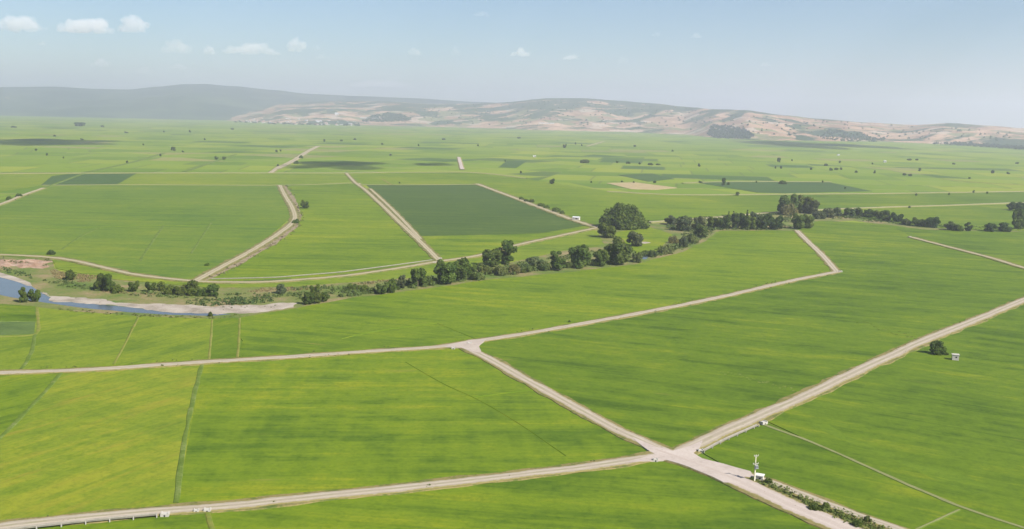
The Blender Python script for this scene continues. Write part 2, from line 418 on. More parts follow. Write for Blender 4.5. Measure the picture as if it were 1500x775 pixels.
# --- fields (photo pixels of their corners; edges run under the roads)
field([(-60, 551), (297, 531), (258, 744), (-60, 783)], YE, ang=-62, stre=200, patch=60, bare=1.3, cross=0.14, barecol=(0.22, 0.165, 0.022))
field([(-60, 551), (90, 544), (40, 600), (-60, 690)], GR, ang=-60, stre=120, bare=0.3)
field([(297, 531), (675, 506), (985, 665), (860, 684), (258, 744)], GR, ang=-4, stre=220, patch=70, cross=0.16, bare=0.15)
field([(306, 749), (560, 716), (965, 668), (1030, 686), (1250, 790), (1500, 920), (200, 950), (260, 800)], GR, ang=8, stre=160, patch=70, bare=0.1)
field([(-60, 787), (150, 758), (306, 749), (314, 790), (314, 950), (-60, 950)], GR, ang=-10)
field([(680, 505), (830, 478), (1050, 436), (1225, 398), (1167, 337), (1200, 323), (1300, 329), (1337, 347), (1520, 398), (1580, 415), (1600, 395), (1500, 440), (1250, 547), (985, 665)], DG, ang=22, stre=200, patch=120, bare=0.12)
field([(1337, 347), (1300, 329), (1350, 336), (1620, 343), (1620, 425), (1520, 398)], DG, ang=20, stre=160)
field([(1122, 616), (1160, 592), (1200, 573), (1300, 525), (1400, 482), (1500, 440), (1620, 390), (1900, 640), (1600, 809), (1500, 773), (1400, 739), (1300, 696), (1200, 652)], DG, ang=33, stre=240, patch=110, bare=0.15, cross=0.05)
field([(1015, 655), (1126, 620), (1200, 652), (1300, 696), (1400, 739), (1500, 773), (1600, 809), (1640, 900), (1330, 782), (1130, 706), (1080, 692)], DG, ang=33, stre=240, patch=90)
field([(1185, 622), (1212, 622), (1330, 668), (1450, 716), (1424, 724), (1310, 676)], ((0.062, 0.105, 0.006), (0.098, 0.150, 0.008), (0.150, 0.185, 0.010)), ang=33, stre=240, rough=5)
field([(-60, 446), (0, 445), (54, 449), (54, 470), (-60, 471)], DG, ang=0)
field([(-60, 471), (54, 470), (50, 489), (0, 493), (-60, 494)], ((0.06, 0.09, 0.025), (0.085, 0.125, 0.03), (0.11, 0.15, 0.04)), ang=0, bare=0.3)
field([(54, 450), (110, 456), (200, 463), (168, 534), (20, 545), (-60, 550), (-60, 494), (50, 489)], YE, ang=-55, stre=120)
field([(203, 463), (311, 467), (306, 528), (166, 535)], YE, ang=-68, stre=120, cross=0.1)
field([(311, 467), (351, 465), (349, 524), (306, 528)], DG, ang=-78)
field([(351, 465), (435, 452), (500, 438), (600, 426), (720, 409), (830, 399), (930, 387), (1000, 369), (1037, 351), (1052, 338), (1150, 338), (1167, 338), (1225, 398), (1050, 436), (830, 478), (675, 505), (349, 524)], GR, ang=14, stre=260, patch=120, bare=0.1, rough=2.5)
field([(76, 378), (150, 395), (290, 413), (400, 413), (580, 395), (700, 377), (872, 337), (886, 360), (840, 364), (700, 394), (600, 407), (430, 419), (300, 421), (170, 409), (80, 393)], YE, 'meadow', ang=-8, rough=2.0)
field([(-60, 304), (0, 293), (60, 277), (62, 270), (200, 270), (412, 271), (427, 318), (370, 365), (288, 410), (200, 403), (100, 380), (-60, 372)],
      ((0.060, 0.112, 0.012), (0.098, 0.148, 0.013), (0.145, 0.178, 0.015)), ang=0, stre=260, patch=160, cross=0.06)
field([(412, 271), (520, 268), (645, 383), (500, 403), (300, 413), (287, 412), (405, 345), (431, 320)], GR, ang=0, stre=260, patch=130)
field([(537, 271), (697, 270), (856, 331), (790, 342), (617, 346)], DK, 'dark_crop_field', ang=0, stre=260, patch=150)
field([(617, 346), (790, 342), (856, 331), (870, 334), (760, 358), (646, 383)], GR, ang=0, stre=160)
field([(697, 270), (770, 262), (900, 281), (1000, 285), (1160, 284), (1140, 309), (950, 324), (880, 333), (868, 333)], GR, ang=0, stre=320, patch=200)
field([(1000, 286), (1160, 284), (1500, 281), (1620, 280), (1620, 294), (1480, 298), (1300, 303), (1140, 310)], DG, ang=0, stre=300, patch=200)
field([(1190, 307), (1300, 304), (1480, 299), (1620, 294), (1620, 336), (1450, 338), (1350, 332), (1250, 318)], DG, ang=0, stre=300, patch=150)
field([(-60, 255), (400, 254), (508, 254), (520, 268), (412, 271), (62, 271), (-60, 290)], YE, ang=0, stre=300, patch=150)
field([(508, 254), (560, 253), (690, 253), (772, 262), (697, 270), (537, 271), (520, 268)], GR, ang=0, stre=300, patch=150)
DK2 = (0.042, 0.076, 0.017), (0.050, 0.088, 0.019), (0.062, 0.102, 0.021)
for q in ([(60, 271), (76, 258), (100, 255), (200, 254), (172, 270)], [(1025, 268), (1060, 266), (1215, 267), (1278, 280), (1150, 283), (1110, 282)],
          [(730, 245), (742, 236), (772, 236), (756, 246)], [(905, 256), (955, 254), (988, 262), (950, 266)]):
    field(q, DK2, 'dark_crop_field', ang=0)
FZ[0] += .02
sheet('stubble_field', [(888, 268), (930, 267), (992, 275), (960, 278), (925, 277)], FZ[0], TANF)
field([(893, 342), (950, 332), (985, 343), (968, 366), (935, 374), (915, 352)], GR, 'meadow', ang=0, rough=3)

# --- river corridor
sheet('riverbank', [(-60, 371), (70, 376), (76, 378), (80, 393), (110, 408), (170, 408), (300, 420), (430, 418), (600, 406), (700, 393), (840, 363), (886, 359), (870, 335), (900, 328), (960, 317), (1050, 311), (1140, 309), (1190, 306), (1260, 308), (1350, 324), (1620, 330), (1620, 344), (1340, 337), (1250, 323), (1190, 327), (1167, 339), (1050, 339), (1037, 352), (1000, 370), (930, 388), (830, 400), (720, 410), (600, 427), (500, 439), (435, 453), (350, 466), (310, 468), (200, 464), (55, 452), (-60, 449)], 0.10, BANK)
t = NT('river_water')
pw = t.scale(t.pos(), (1, 1, 0))
bp = t.n('Bump', {'Height': t.noise(pw, 0.5, 4, 0.6), 'Strength': 0.10, 'Distance': 0.5})
wm = t.n('BsdfPrincipled', {'Base Color': t.mix(t.noise(pw, 0.03, 4, .6), (0.048, 0.058, 0.062), (0.070, 0.082, 0.086)), 'Roughness': 0.12, 'IOR': 1.33, 'Normal': bp.outputs[0]})
t.t.links.new(wm.outputs[0], t.out.inputs[0]); WATER = t.m
sheet('river', [(-60, 390), (0, 403), (20, 409), (42, 417), (62, 429), (76, 437), (110, 441), (150, 446), (200, 451), (250, 456), (300, 459), (340, 460.5), (310, 462.5), (240, 461), (190, 457.5), (140, 453), (90, 447), (50, 441), (0, 432), (-60, 428)], 0.14, WATER, skirt=False, rough=1.2)
sheet('river', [(936, 379), (942, 373), (951, 369), (953, 374), (946, 380)], 0.14, WATER, skirt=False)
sheet('gravel_bar', [(61, 427), (66, 429), (76, 433), (110, 436), (150, 440), (200, 444), (260, 448), (310, 450), (380, 447), (415, 443), (436, 444), (430, 450), (380, 457), (320, 460), (260, 457), (200, 452), (140, 446), (90, 442), (70, 438)], 0.19, GRAVEL, rough=5.5, step=3, zbot=0.0)
sheet('gravel_bar', [(-60, 386), (0, 399), (20, 405), (44, 414), (48, 419), (40, 418), (18, 410), (-4, 405), (-60, 393)], 0.20, GRAVEL, rough=0.8)
sheet('gravel_bar', [(934, 355), (945, 354), (953, 355), (952, 356), (944, 357)], 0.50, GRAVEL, rough=1.0)
# red earth spoil heap left
mh = MB(); hp = [at(-30, 384), at(20, 383), at(70, 388)]
gx = 60; gy = 14
for j in range(gy + 1):
    for i in range(gx + 1):
        px_ = -60 + 138 * i / gx; py_ = 377 + 15 * j / gy + 3 * (i / gx)
        p = at(px_, py_); e = min(1, 4 * (j / gy) * (1 - j / gy)) * min(1, 6 * (1 - i / gx))
        h = e * (1.6 + 2.6 * noise.fractal(p * 0.07, 1, 2, 5)) - 0.55 + 1.0 * noise.fractal(p * 0.045 + Vector((9, 0, 0)), 1, 2, 4)
        mh.v.append((p.x, p.y, max(-0.3, h)))
for j in range(gy):
    for i in range(gx):
        k = j * (gx + 1) + i; mh.f.append((k, k + gx + 1, k + gx + 2, k + 1)); mh.mi.append(0)
tag(mh.build('spoil_ground', REDSOIL), kind='structure')

# --- roads
def road(px, w, mat=DIRT, verge=1.7, name='dirt_road', **kw):
    RZ[0] += 0.012
    ribbon('road_verge', px, w + 2 * verge, VERGE, z=RZ[0] - 0.16, jitter=0.35, step=kw.get('step', 4.0), skirt=0.55, slope=0.4)
    return ribbon(name, px, w, mat, z=RZ[0], skirt=0.25, slope=0.8, **kw)

R1 = [(-60, 781), (0, 771), (60, 764), (130, 757), (230, 748), (270, 745), (330, 741), (400, 734), (500, 723), (620, 711), (750, 696), (860, 683), (965, 667), (1000, 663)]
R2 = [(1000, 671), (975, 661), (945, 648), (900, 627), (850, 600), (800, 572), (760, 550), (720, 527), (690, 512), (676, 503)]
R3 = [(-60, 550), (0, 546), (130, 541), (300, 530), (430, 522), (560, 513), (640, 508), (680, 502), (760, 490), (830, 478), (950, 456), (1050, 436), (1150, 413), (1200, 403), (1226, 398)]
R3B = [(1226, 398), (1205, 374), (1185, 355), (1167, 337)]
R4 = [(985, 668), (1020, 651), (1060, 632), (1120, 606), (1200, 570), (1250, 546), (1300, 523), (1350, 500), (1400, 480), (1450, 460), (1500, 439), (1640, 382)]
R5 = [(960, 658), (1000, 672), (1040, 686), (1075, 701), (1110, 717), (1150, 736), (1200, 757), (1250, 780), (1330, 820)]
R5B = [(1040, 680), (1075, 689), (1100, 697), (1130, 706), (1200, 733), (1260, 755), (1330, 780), (1420, 815)]
R6 = [(-60, 372), (0, 373), (50, 375), (100, 380), (150, 391), (200, 402), (280, 411), (340, 413), (400, 412), (500, 404), (580, 393), (640, 383), (700, 374), (760, 358), (820, 345), (876, 333)]
R7 = [(287, 411), (320, 393), (370, 366), (405, 344), (427, 327), (432, 316), (426, 300), (418, 287), (410, 271)]
R8 = [(645, 383), (620, 358), (590, 330), (560, 301), (535, 278), (520, 267), (507, 253)]
R9 = [(876, 333), (840, 322), (800, 307), (760, 292), (720, 277), (698, 269)]
R12 = [(1335, 347), (1365, 355), (1400, 364), (1450, 377), (1500, 392), (1640, 432)]
road(R3, 6.0); road(R3B, 5.5); road(R2, 6.2); road(R1, 6.0, DIRT); road(R4, 7.2, DIRT)
road(R5B, 4.2, DIRT, verge=1.5); road(R5, 9.0, DIRTP, verge=2.0)
RZ[0] += 0.03
sheet('dirt_road', [(925, 640), (960, 655), (985, 661), (1012, 653), (1030, 645), (1026, 656), (1017, 663), (1030, 671), (1062, 679), (1100, 690), (1106, 700), (1090, 698), (1100, 708), (1060, 706), (1010, 684), (975, 673), (930, 676), (915, 677), (960, 665)], RZ[0] + 0.02, mottle_mat('packed_gravel', [(0.29, 0.24, 0.20), (0.37, 0.31, 0.265), (0.42, 0.36, 0.31)], 0.06, 5, 0.7), rough=1.0, step=5)
sheet('dirt_road', [(650, 508), (668, 502), (690, 498), (712, 496), (700, 506), (705, 517), (690, 514), (676, 509)], RZ[0] + 0.02, DIRTP if False else mottle_mat('packed_gravel_pale', [(0.29, 0.24, 0.195), (0.39, 0.33, 0.275)], 0.08, 5, 0.7), rough=0.8, step=5)
road(R6, 5.0, DIRT2, verge=3.0); road(R7, 6.0, DIRT2, verge=3.0); road(R8, 5.0, DIRT2, verge=2.5)
road([(616, 350), (590, 322), (565, 297), (542, 276)], 4.0, DIRT2, verge=2.0)
road(R9, 7.0, DIRT2, verge=4.0); road(R12, 4.5, DIRT2, verge=3.0)
def farroad(px, w, h=1.2, mat=DIRT2):
    RZ[0] += 0.02
    return ribbon('canal_bank', px, w, mat, z=h + RZ[0] * 0.3, jitter=0.3, step=15, skirt=h + 0.2, slope=2.5)
farroad([(-60, 254), (200, 253), (400, 253), (507, 253), (565, 252.5)], 8, 1.0)
farroad([(565, 252.5), (690, 252.5), (772, 261)], 5, .7)
farroad([(62, 271), (200, 270.5), (412, 271), (520, 268), (540, 270.5), (698, 270)], 4, .5)
farroad([(405, 247), (430, 235), (450, 222), (466, 214)], 16, 0.8)
farroad([(396, 253), (410, 243)], 10, 0.6)
farroad([(950, 325), (1040, 319), (1130, 311), (1220, 306), (1300, 303), (1400, 300), (1480, 297), (1640, 292)], 7, 1.3)
farroad([(890, 280), (1000, 285), (1160, 284), (1300, 283), (1500, 280), (1640, 278)], 7, 1.1)
farroad([(1000, 268), (1060, 266), (1220, 266)], 6, .8)
farroad([(672, 230), (677, 248)], 9, 1.0, DIRTP)
farroad([(860, 214), (885, 207)], 14, .5)
farroad([(1380, 262), (1450, 268), (1620, 277)], 10, .4, BUNDY)
farroad([(-60, 315), (0, 299), (30, 287), (64, 275)], 6, 1.0)
farroad([(64, 275), (130, 251)], 4, .6, BUNDG); farroad([(130, 251), (190, 238), (240, 224)], 7, .5, BUNDG)
farroad([(270, 251), (345, 226)], 7, .5, BUNDG); farroad([(560, 262), (575, 271)], 3, .5, BUNDY)

sheet('ditch', [(297, 411), (328, 393), (376, 367), (411, 344), (433, 326), (436, 315), (430, 300), (421, 286), (413, 272), (419, 272), (434, 293), (442, 316), (437, 331), (417, 348), (380, 371), (335, 396), (304, 411)], FZ[0] + .03, mottle_mat('ditch_bank', [(0.11, 0.12, 0.03), (0.17, 0.13, 0.075), (0.24, 0.19, 0.12), (0.10, 0.10, 0.05)], .07, 5, .5), rough=2)
# --- bunds and footpaths between the fields
def bund(px, w, mat, **kw):
    FZ[0] += 0.004
    return ribbon('field_bund', px, w, mat, z=FZ[0] + 0.06, jitter=0.6, skirt=0.30, slope=0.4, **kw)
bund([(296, 532), (283, 585), (268, 655), (258, 738)], 1.5, BUNDG)
bund([(594, 530), (650, 562), (700, 585), (760, 620), (830, 668)], 0.2, BUNDF)
bund([(692, 581), (740, 575), (800, 568)], 0.9, BUNDF)
bund([(203, 464), (186, 498), (166, 534)], 0.8, BUNDY)
bund([(311, 468), (309, 495), (306, 527)], 0.9, BUNDY); bund([(351, 466), (350, 495), (348, 523)], 0.9, BUNDY)
bund([(54, 450), (56, 470), (53, 488), (25, 492), (-60, 494)], 1.5, BUNDY)
bund([(52, 489), (44, 520), (28, 544)], 1.6, BUNDG); bund([(-60, 471), (54, 470)], 1.2, BUNDG)
bund([(90, 545), (50, 590), (0, 640), (-60, 690)], 1.4, BUNDG)
bund([(1120, 622), (1200, 652), (1300, 696), (1400, 739), (1500, 773), (1600, 808)], 1.7, PATHM)
bund([(1405, 746), (1340, 776)], 0.8, PATHM)
bund([(304, 750), (312, 778), (330, 830)], 1.4, BUNDY)
bund([(280, 371), (300, 340), (310, 325)], 1.6, BUNDG); bund([(205, 382), (222, 355), (240, 330)], 2.0, BUNDG); bund([(90, 365), (120, 345), (150, 332)], 2.0, BUNDG)
bund([(-60, 331), (120, 333), (230, 330), (420, 332)], 1.0, BUNDF)
bund([(500, 496), (555, 484), (640, 473)], 0.25, BUNDF); bund([(640, 473), (700, 497)], 0.8, BUNDF)

srng = random.Random(19)
for (xa, ya, xb, yb, n) in ((1055, 543, 1172, 573, 22), (1255, 471, 1352, 497, 16)):
    for k in range(n):               # thin broken rows of bleached, poorly grown rice
        u = (k + srng.uniform(.1, .9)) / n; L = srng.uniform(.008, .025); jy = srng.uniform(-3, 3)
        bund([(xa + (xb - xa) * (u - L), ya + (yb - ya) * (u - L) + jy), (xa + (xb - xa) * (u + L), ya + (yb - ya) * (u + L) + jy)], 0.35, BLEACH, step=2.0)
# ------------------------------------------------------------------ hills
def interp(tab, x):
    if x <= tab[0][0]: return tab[0][1]
    for (a, va), (b, vb) in zip(tab, tab[1:]):
        if x <= b:
            u = (x - a) / (b - a); u = u * u * (3 - 2 * u) * 0.5 + u * 0.5
            return va + (vb - va) * u
    return tab[-1][1]
def yhor(px): return 152.9 + px * math.tan(ROLL)
BASE = [(-300, 166), (0, 169), (150, 171), (300, 174), (350, 178), (420, 181), (520, 183), (620, 186), (700, 188), (800, 191), (900, 193), (1000, 197), (1050, 202), (1100, 205), (1150, 206), (1300, 208), (1380, 212), (1500, 217), (1800, 226)]
SKY = [(-300, 163), (100, 168), (250, 170), (320, 166), (380, 157), (430, 150), (480, 148), (560, 148), (620, 152), (680, 152), (740, 150), (800, 144), (850, 144), (900, 147.5), (960, 151.5), (1000, 156), (1040, 160), (1090, 161), (1150, 169), (1200, 174), (1270, 179.5), (1340, 183), (1390, 180), (1450, 184), (1500, 188), (1600, 190), (1800, 196)]
MSKY = [(-400, 131), (0, 127), (80, 126.5), (140, 130), (190, 131), (230, 127), (270, 123), (300, 122.5), (340, 126), (400, 132), (450, 137), (520, 140), (600, 143), (700, 149), (800, 155), (900, 163), (1000, 170), (1200, 180)]
def col_tan(px):
    d = ray(px, yhor(px)); return d.x / d.y
COLT = [(col_tan(p), p) for p in range(-600, 2200, 20)]
def px_of(x, y):
    tn = x / y
    for (a, pa), (b, pb) in zip(COLT, COLT[1:]):
        if tn <= b: return pa + (pb - pa) * (tn - a) / (b - a)
    return COLT[-1][1]
def base_y(px): return at(px, max(interp(BASE, px), yhor(px) + 8)).y
def ridge(px, tab, D):
    d = ray(px, interp(tab, px)); return CAM_H + d.z / d.y * D
def hill_z(x, y, px=None):
    if px is None: px = px_of(x, y)
    b = base_y(px); r = b * 1.36 + 300; s = (y - b) / (r - b)
    if s <= 0: return -1.5
    H = max(ridge(px, SKY, r), 25)
    n = noise.fractal(Vector((x * 0.0006, y * 0.0006, 3.1)), 0.9, 2.1, 6)
    n2 = noise.fractal(Vector((x * 0.003, y * 0.003, 8.1)), 0.9, 2.1, 4)
    if s < 1:
        e = s ** 0.85; e = e * e * (3 - 2 * e) * 0.55 + s * 0.45
        return -1.5 + (H + 1.5) * e + (n * 70 + n2 * 26) * min(1, s * 3) * (1 - s) ** 0.6 * min(1, H / 150)
    return H * max(0.0, 1 - (s - 1) * 0.9) + n2 * 6 * min(1, (s - 1) * 4)
def mtn_z(x, y, px):
    b, r = 11800.0, 16500.0; s = (y - b) / (r - b)
    if s <= 0: return -1.5
    H = max(ridge(px, MSKY, r), 0)
    n = noise.fractal(Vector((x * 0.00045, y * 0.00045, 5.5)), 0.9, 2.1, 7)
    n2 = noise.fractal(Vector((x * 0.002, y * 0.002, 1.5)), 0.8, 2.1, 4)
    e = s if s < 1 else max(0, 1 - (s - 1) * 0.8)
    e = e * e * (3 - 2 * e) * 0.35 + e * 0.65
    return -1.5 + H * e + (n * 170 + n2 * 25) * min(1, s * 3) * (max(0, 1 - s) ** 0.7 if s < 1 else 0) * min(1, max(H, 0) / 300)
def terrain(name, fn, p0, p1, ncol, y_of, nrow, mat):
    m = MB()
    for i in range(ncol + 1):
        px = p0 + (p1 - p0) * i / ncol; tn = col_tan(px)
        for j in range(nrow + 1):
            y = y_of(px, j / nrow); x = tn * y
            m.v.append((x, y, fn(x, y, px)))
    for i in range(ncol):
        for j in range(nrow):
            k = i * (nrow + 1) + j; m.f.append((k, k + nrow + 1, k + nrow + 2, k + 1)); m.mi.append(0)
    return tag(m.build(name, mat, smooth=True), kind='structure')

def hills_mat():
    t = NT('tan_hills'); p3 = t.pos(); p = t.scale(p3, (1, 1, 0)); z = t.n('SeparateXYZ', {0: p3}).outputs[2]
    vo = t.n('TexVoronoi', {'Vector': t.n('VectorMath', {0: p, 1: t.n('TexNoise', {'Vector': p, 'Scale': 1 / 300.0, 'Detail': 3}).outputs[1]}, operation='ADD').outputs[0], 'Scale': 1 / 150.0}, voronoi_dimensions='2D')
    r = t.n('SeparateColor', {0: vo.outputs['Color']})
    c = t.mix(r.outputs[0], (0.23, 0.132, 0.078), (0.43, 0.28, 0.18))
    c = t.mix(t.rng(r.outputs[1], 0.72, 0.74, 0, 0.8, 'LINEAR'), c, (0.12, 0.14, 0.055))
    c = t.mix(t.rng(r.outputs[2], 0.88, 0.9, 0, 0.7, 'LINEAR'), c, (0.42, 0.34, 0.26))
    n1 = t.noise(p, 1 / 520.0, 6, 0.62, 0.6)
    zz = t.rng(z, 120.0, 330.0, -0.05, 0.10, 'LINEAR')
    f = t.rng(t.math('ADD', n1, zz), 0.475, 0.51)
    n2 = t.noise(p, 1 / 42.0, 5, 0.75)
    c = t.mix(f, c, t.mix(n2, (0.022, 0.040, 0.018), (0.055, 0.075, 0.032)))
    c = t.mix(t.rng(n2, 0.56, 0.62, 0, 0.75), c, (0.05, 0.07, 0.03))
    return t.diffuse(c, 0.95, 0.03)
def mtn_mat():
    t = NT('wooded_mountain'); p = t.scale(t.pos(), (1, 1, 0))
    n1 = t.noise(p, 1 / 700.0, 6, 0.65, 0.5)
    c = t.mix(t.rng(n1, 0.42, 0.62), (0.026, 0.046, 0.032), (0.060, 0.082, 0.050))
    c = t.mix(t.rng(n1, 0.66, 0.72, 0, 0.7), c, (0.22, 0.16, 0.10))
    return t.diffuse(c, 0.95, 0.03)
def hy(px, u):
    b = base_y(px); r = b * 1.36 + 300; return b + (r - b) * 1.9 * u
terrain('hills', hill_z, 150, 1800, 330, hy, 70, hills_mat())
terrain('mountains', mtn_z, -420, 1150, 260, lambda px, u: 11800 + u * 9000, 60, mtn_mat())

# ------------------------------------------------------------------ trees
def crown_mesh(name, seed, H, lobes, nleaf, leaf, shape='round', low=0.06):
    rr = random.Random(seed); L = []
    for i in range(lobes):
        if shape == 'round':
            a = rr.uniform(0, 6.283); u = rr.random() ** 0.5; zc = rr.uniform(low + .06, 0.86)
            w = math.sqrt(max(0.05, 1 - ((zc - 0.45) / 0.62) ** 2)) * 0.74
            L.append((Vector((math.cos(a) * u * w, math.sin(a) * u * w, zc * H)), rr.uniform(0.19, 0.36)))
        elif shape == 'dome':
            a = rr.uniform(0, 6.283); u = rr.random() ** 0.45; w = 0.82
            zc = rr.uniform(0.15, 0.98) * math.sqrt(max(0.02, 1 - (u * 0.93) ** 2)) * 0.84
            L.append((Vector((math.cos(a) * u * w, math.sin(a) * u * w, zc * H)), rr.uniform(0.15, 0.24)))
        elif shape == 'spire':
            zc = rr.uniform(0.08, 0.93); w = 0.55 * (1.05 - zc); a = rr.uniform(0, 6.283)
            L.append((Vector((math.cos(a) * w, math.sin(a) * w, zc * H)), rr.uniform(0.3, 0.5) * (1.15 - zc * 0.7)))
        else:                         # shrub
            a = rr.uniform(0, 6.283); u = rr.random() ** 0.6 * 0.75
            L.append((Vector((math.cos(a) * u, math.sin(a) * u, rr.uniform(0.10, 0.72) * H * (1 - 0.35 * u))), rr.uniform(0.22, 0.42)))
    m = MB(); per = nleaf // lobes
    for c, r in L:
        for k in range(per):
            d = Vector((rr.gauss(0, 1), rr.gauss(0, 1), rr.gauss(0, 1))).normalized()
            p = c + d * r * rr.uniform(0.72, 1.12)
            if p.z < 0.01: p.z = rr.uniform(0.01, 0.1)
            if any((p - c2).length < r2 * 0.62 for c2, r2 in L if c2 is not c): continue
            n = (d + Vector((rr.gauss(0, .55), rr.gauss(0, .55), rr.gauss(0.25, .55)))).normalized()
            a = n.orthogonal().normalized(); a.rotate(Matrix.Rotation(rr.uniform(0, 6.28), 3, n)); b = n.cross(a)
            s = leaf * rr.uniform(0.6, 1.35); s2 = s * rr.uniform(0.6, 1.0)
            m.add([p - a * s, p - b * s2 + n * s * .2, p + a * s * rr.uniform(.7, 1.1), p + b * s2 - n * s * .15], [(0, 1, 2, 3)])
    return m.mesh(name)

def trunk_mesh(name, seed, H, r=0.06):
    rr = random.Random(seed); m = MB()
    top = Vector((rr.uniform(-.06, .06), rr.uniform(-.06, .06), H * 0.42))
    m.tube((0, 0, 0), top, r * 1.25, r * 0.8, 8)
    for k in range(6):
        a = k * 1.05 + rr.uniform(-.3, .3); q = top + Vector((math.cos(a) * rr.uniform(.25, .5), math.sin(a) * rr.uniform(.25, .5), H * rr.uniform(.12, .36)))
        m.tube(top - Vector((0, 0, H * 0.05 * (k % 3))), q, r * 0.55, r * 0.2, 6)
        q2 = q + Vector((math.cos(a + .5) * .18, math.sin(a + .5) * .18, H * .1)); m.tube(q, q2, r * .2, r * .08, 5)
    return m.mesh(name)

PROTO = {}
def proto(kind):
    if kind not in PROTO:
        if kind == 'round': PROTO[kind] = ([crown_mesh('crown', 100 + i, 1.9, 26, 5600, 0.080, 'round') for i in range(5)], [trunk_mesh('trunk', i, 1.9) for i in range(3)], 1.9)
        elif kind == 'tall': PROTO[kind] = ([crown_mesh('crown', 200 + i, 2.5, 26, 5200, 0.085, 'round', 0.05) for i in range(3)], [trunk_mesh('trunk', 10 + i, 2.5) for i in range(2)], 2.5)
        elif kind == 'dome': PROTO[kind] = ([crown_mesh('crown', 301, 1.12, 110, 22000, 0.038, 'dome')], [trunk_mesh('trunk', 21, 1.1, 0.05)], 1.12)
        elif kind == 'spire': PROTO[kind] = ([crown_mesh('crown', 400 + i, 5.0, 18, 1800, 0.13, 'spire') for i in range(2)], [trunk_mesh('trunk', 31, 4.5, 0.12)], 5.0)
        else: PROTO[kind] = ([crown_mesh('crown', 500 + i, 1.25, 18, 3000, 0.085, 'shrub') for i in range(5)], [trunk_mesh('trunk', 41 + i, 1.0, 0.03) for i in range(2)], 1.25)
        for lst, mt in ((PROTO[kind][0], LEAF), (PROTO[kind][1], BARK)):
            for me in lst: me.materials.append(mt)
    return PROTO[kind]

TINT = {'d': (0.062, 0.094, 0.018), 'm': (0.080, 0.114, 0.022), 'p': (0.095, 0.125, 0.038), 'g': (0.080, 0.100, 0.046), 'y': (0.118, 0.118, 0.046), 'n': (0.040, 0.069, 0.017)}
trng = random.Random(5)
def tree(px, py, w, h, kind, tint, label, group=None, name=None, z0=0.1, cat=None):
    P = proto(kind); s = mpp(px, py)
    g = at(px, py); depth = w * s * 0.30
    g = g + Vector((g.x, g.y, 0)).normalized() * depth
    nm = name or {'round': 'tree', 'tall': 'tree', 'dome': 'tree', 'spire': 'poplar_tree', 'shrub': 'shrub'}[kind]
    root = empty(nm, (g.x, g.y, z0), trng.uniform(0, 6.28))
    tag(root, label, cat or ('shrub' if kind == 'shrub' else 'tree'), group)
    sx = w * s / 2 * 1.05; sz = h * s / P[2] * 1.0
    hs = max(hash_ := trng.random(), 0)
    c = bpy.data.objects.new('crown', P[0][trng.randrange(len(P[0]))]); t_ = bpy.data.objects.new('trunk', P[1][trng.randrange(len(P[1]))])
    for o in (c, t_):
        COL.objects.link(o); o.parent = root
    c.scale = (sx, sx, sz); t_.scale = (sx, sx, sz * 0.9)
    b = TINT[tint]; k = trng.uniform(0.85, 1.18)
    c.color = (b[0] * k * trng.uniform(.92, 1.1), b[1] * k, b[2] * k * trng.uniform(.9, 1.1), 1)
    return root

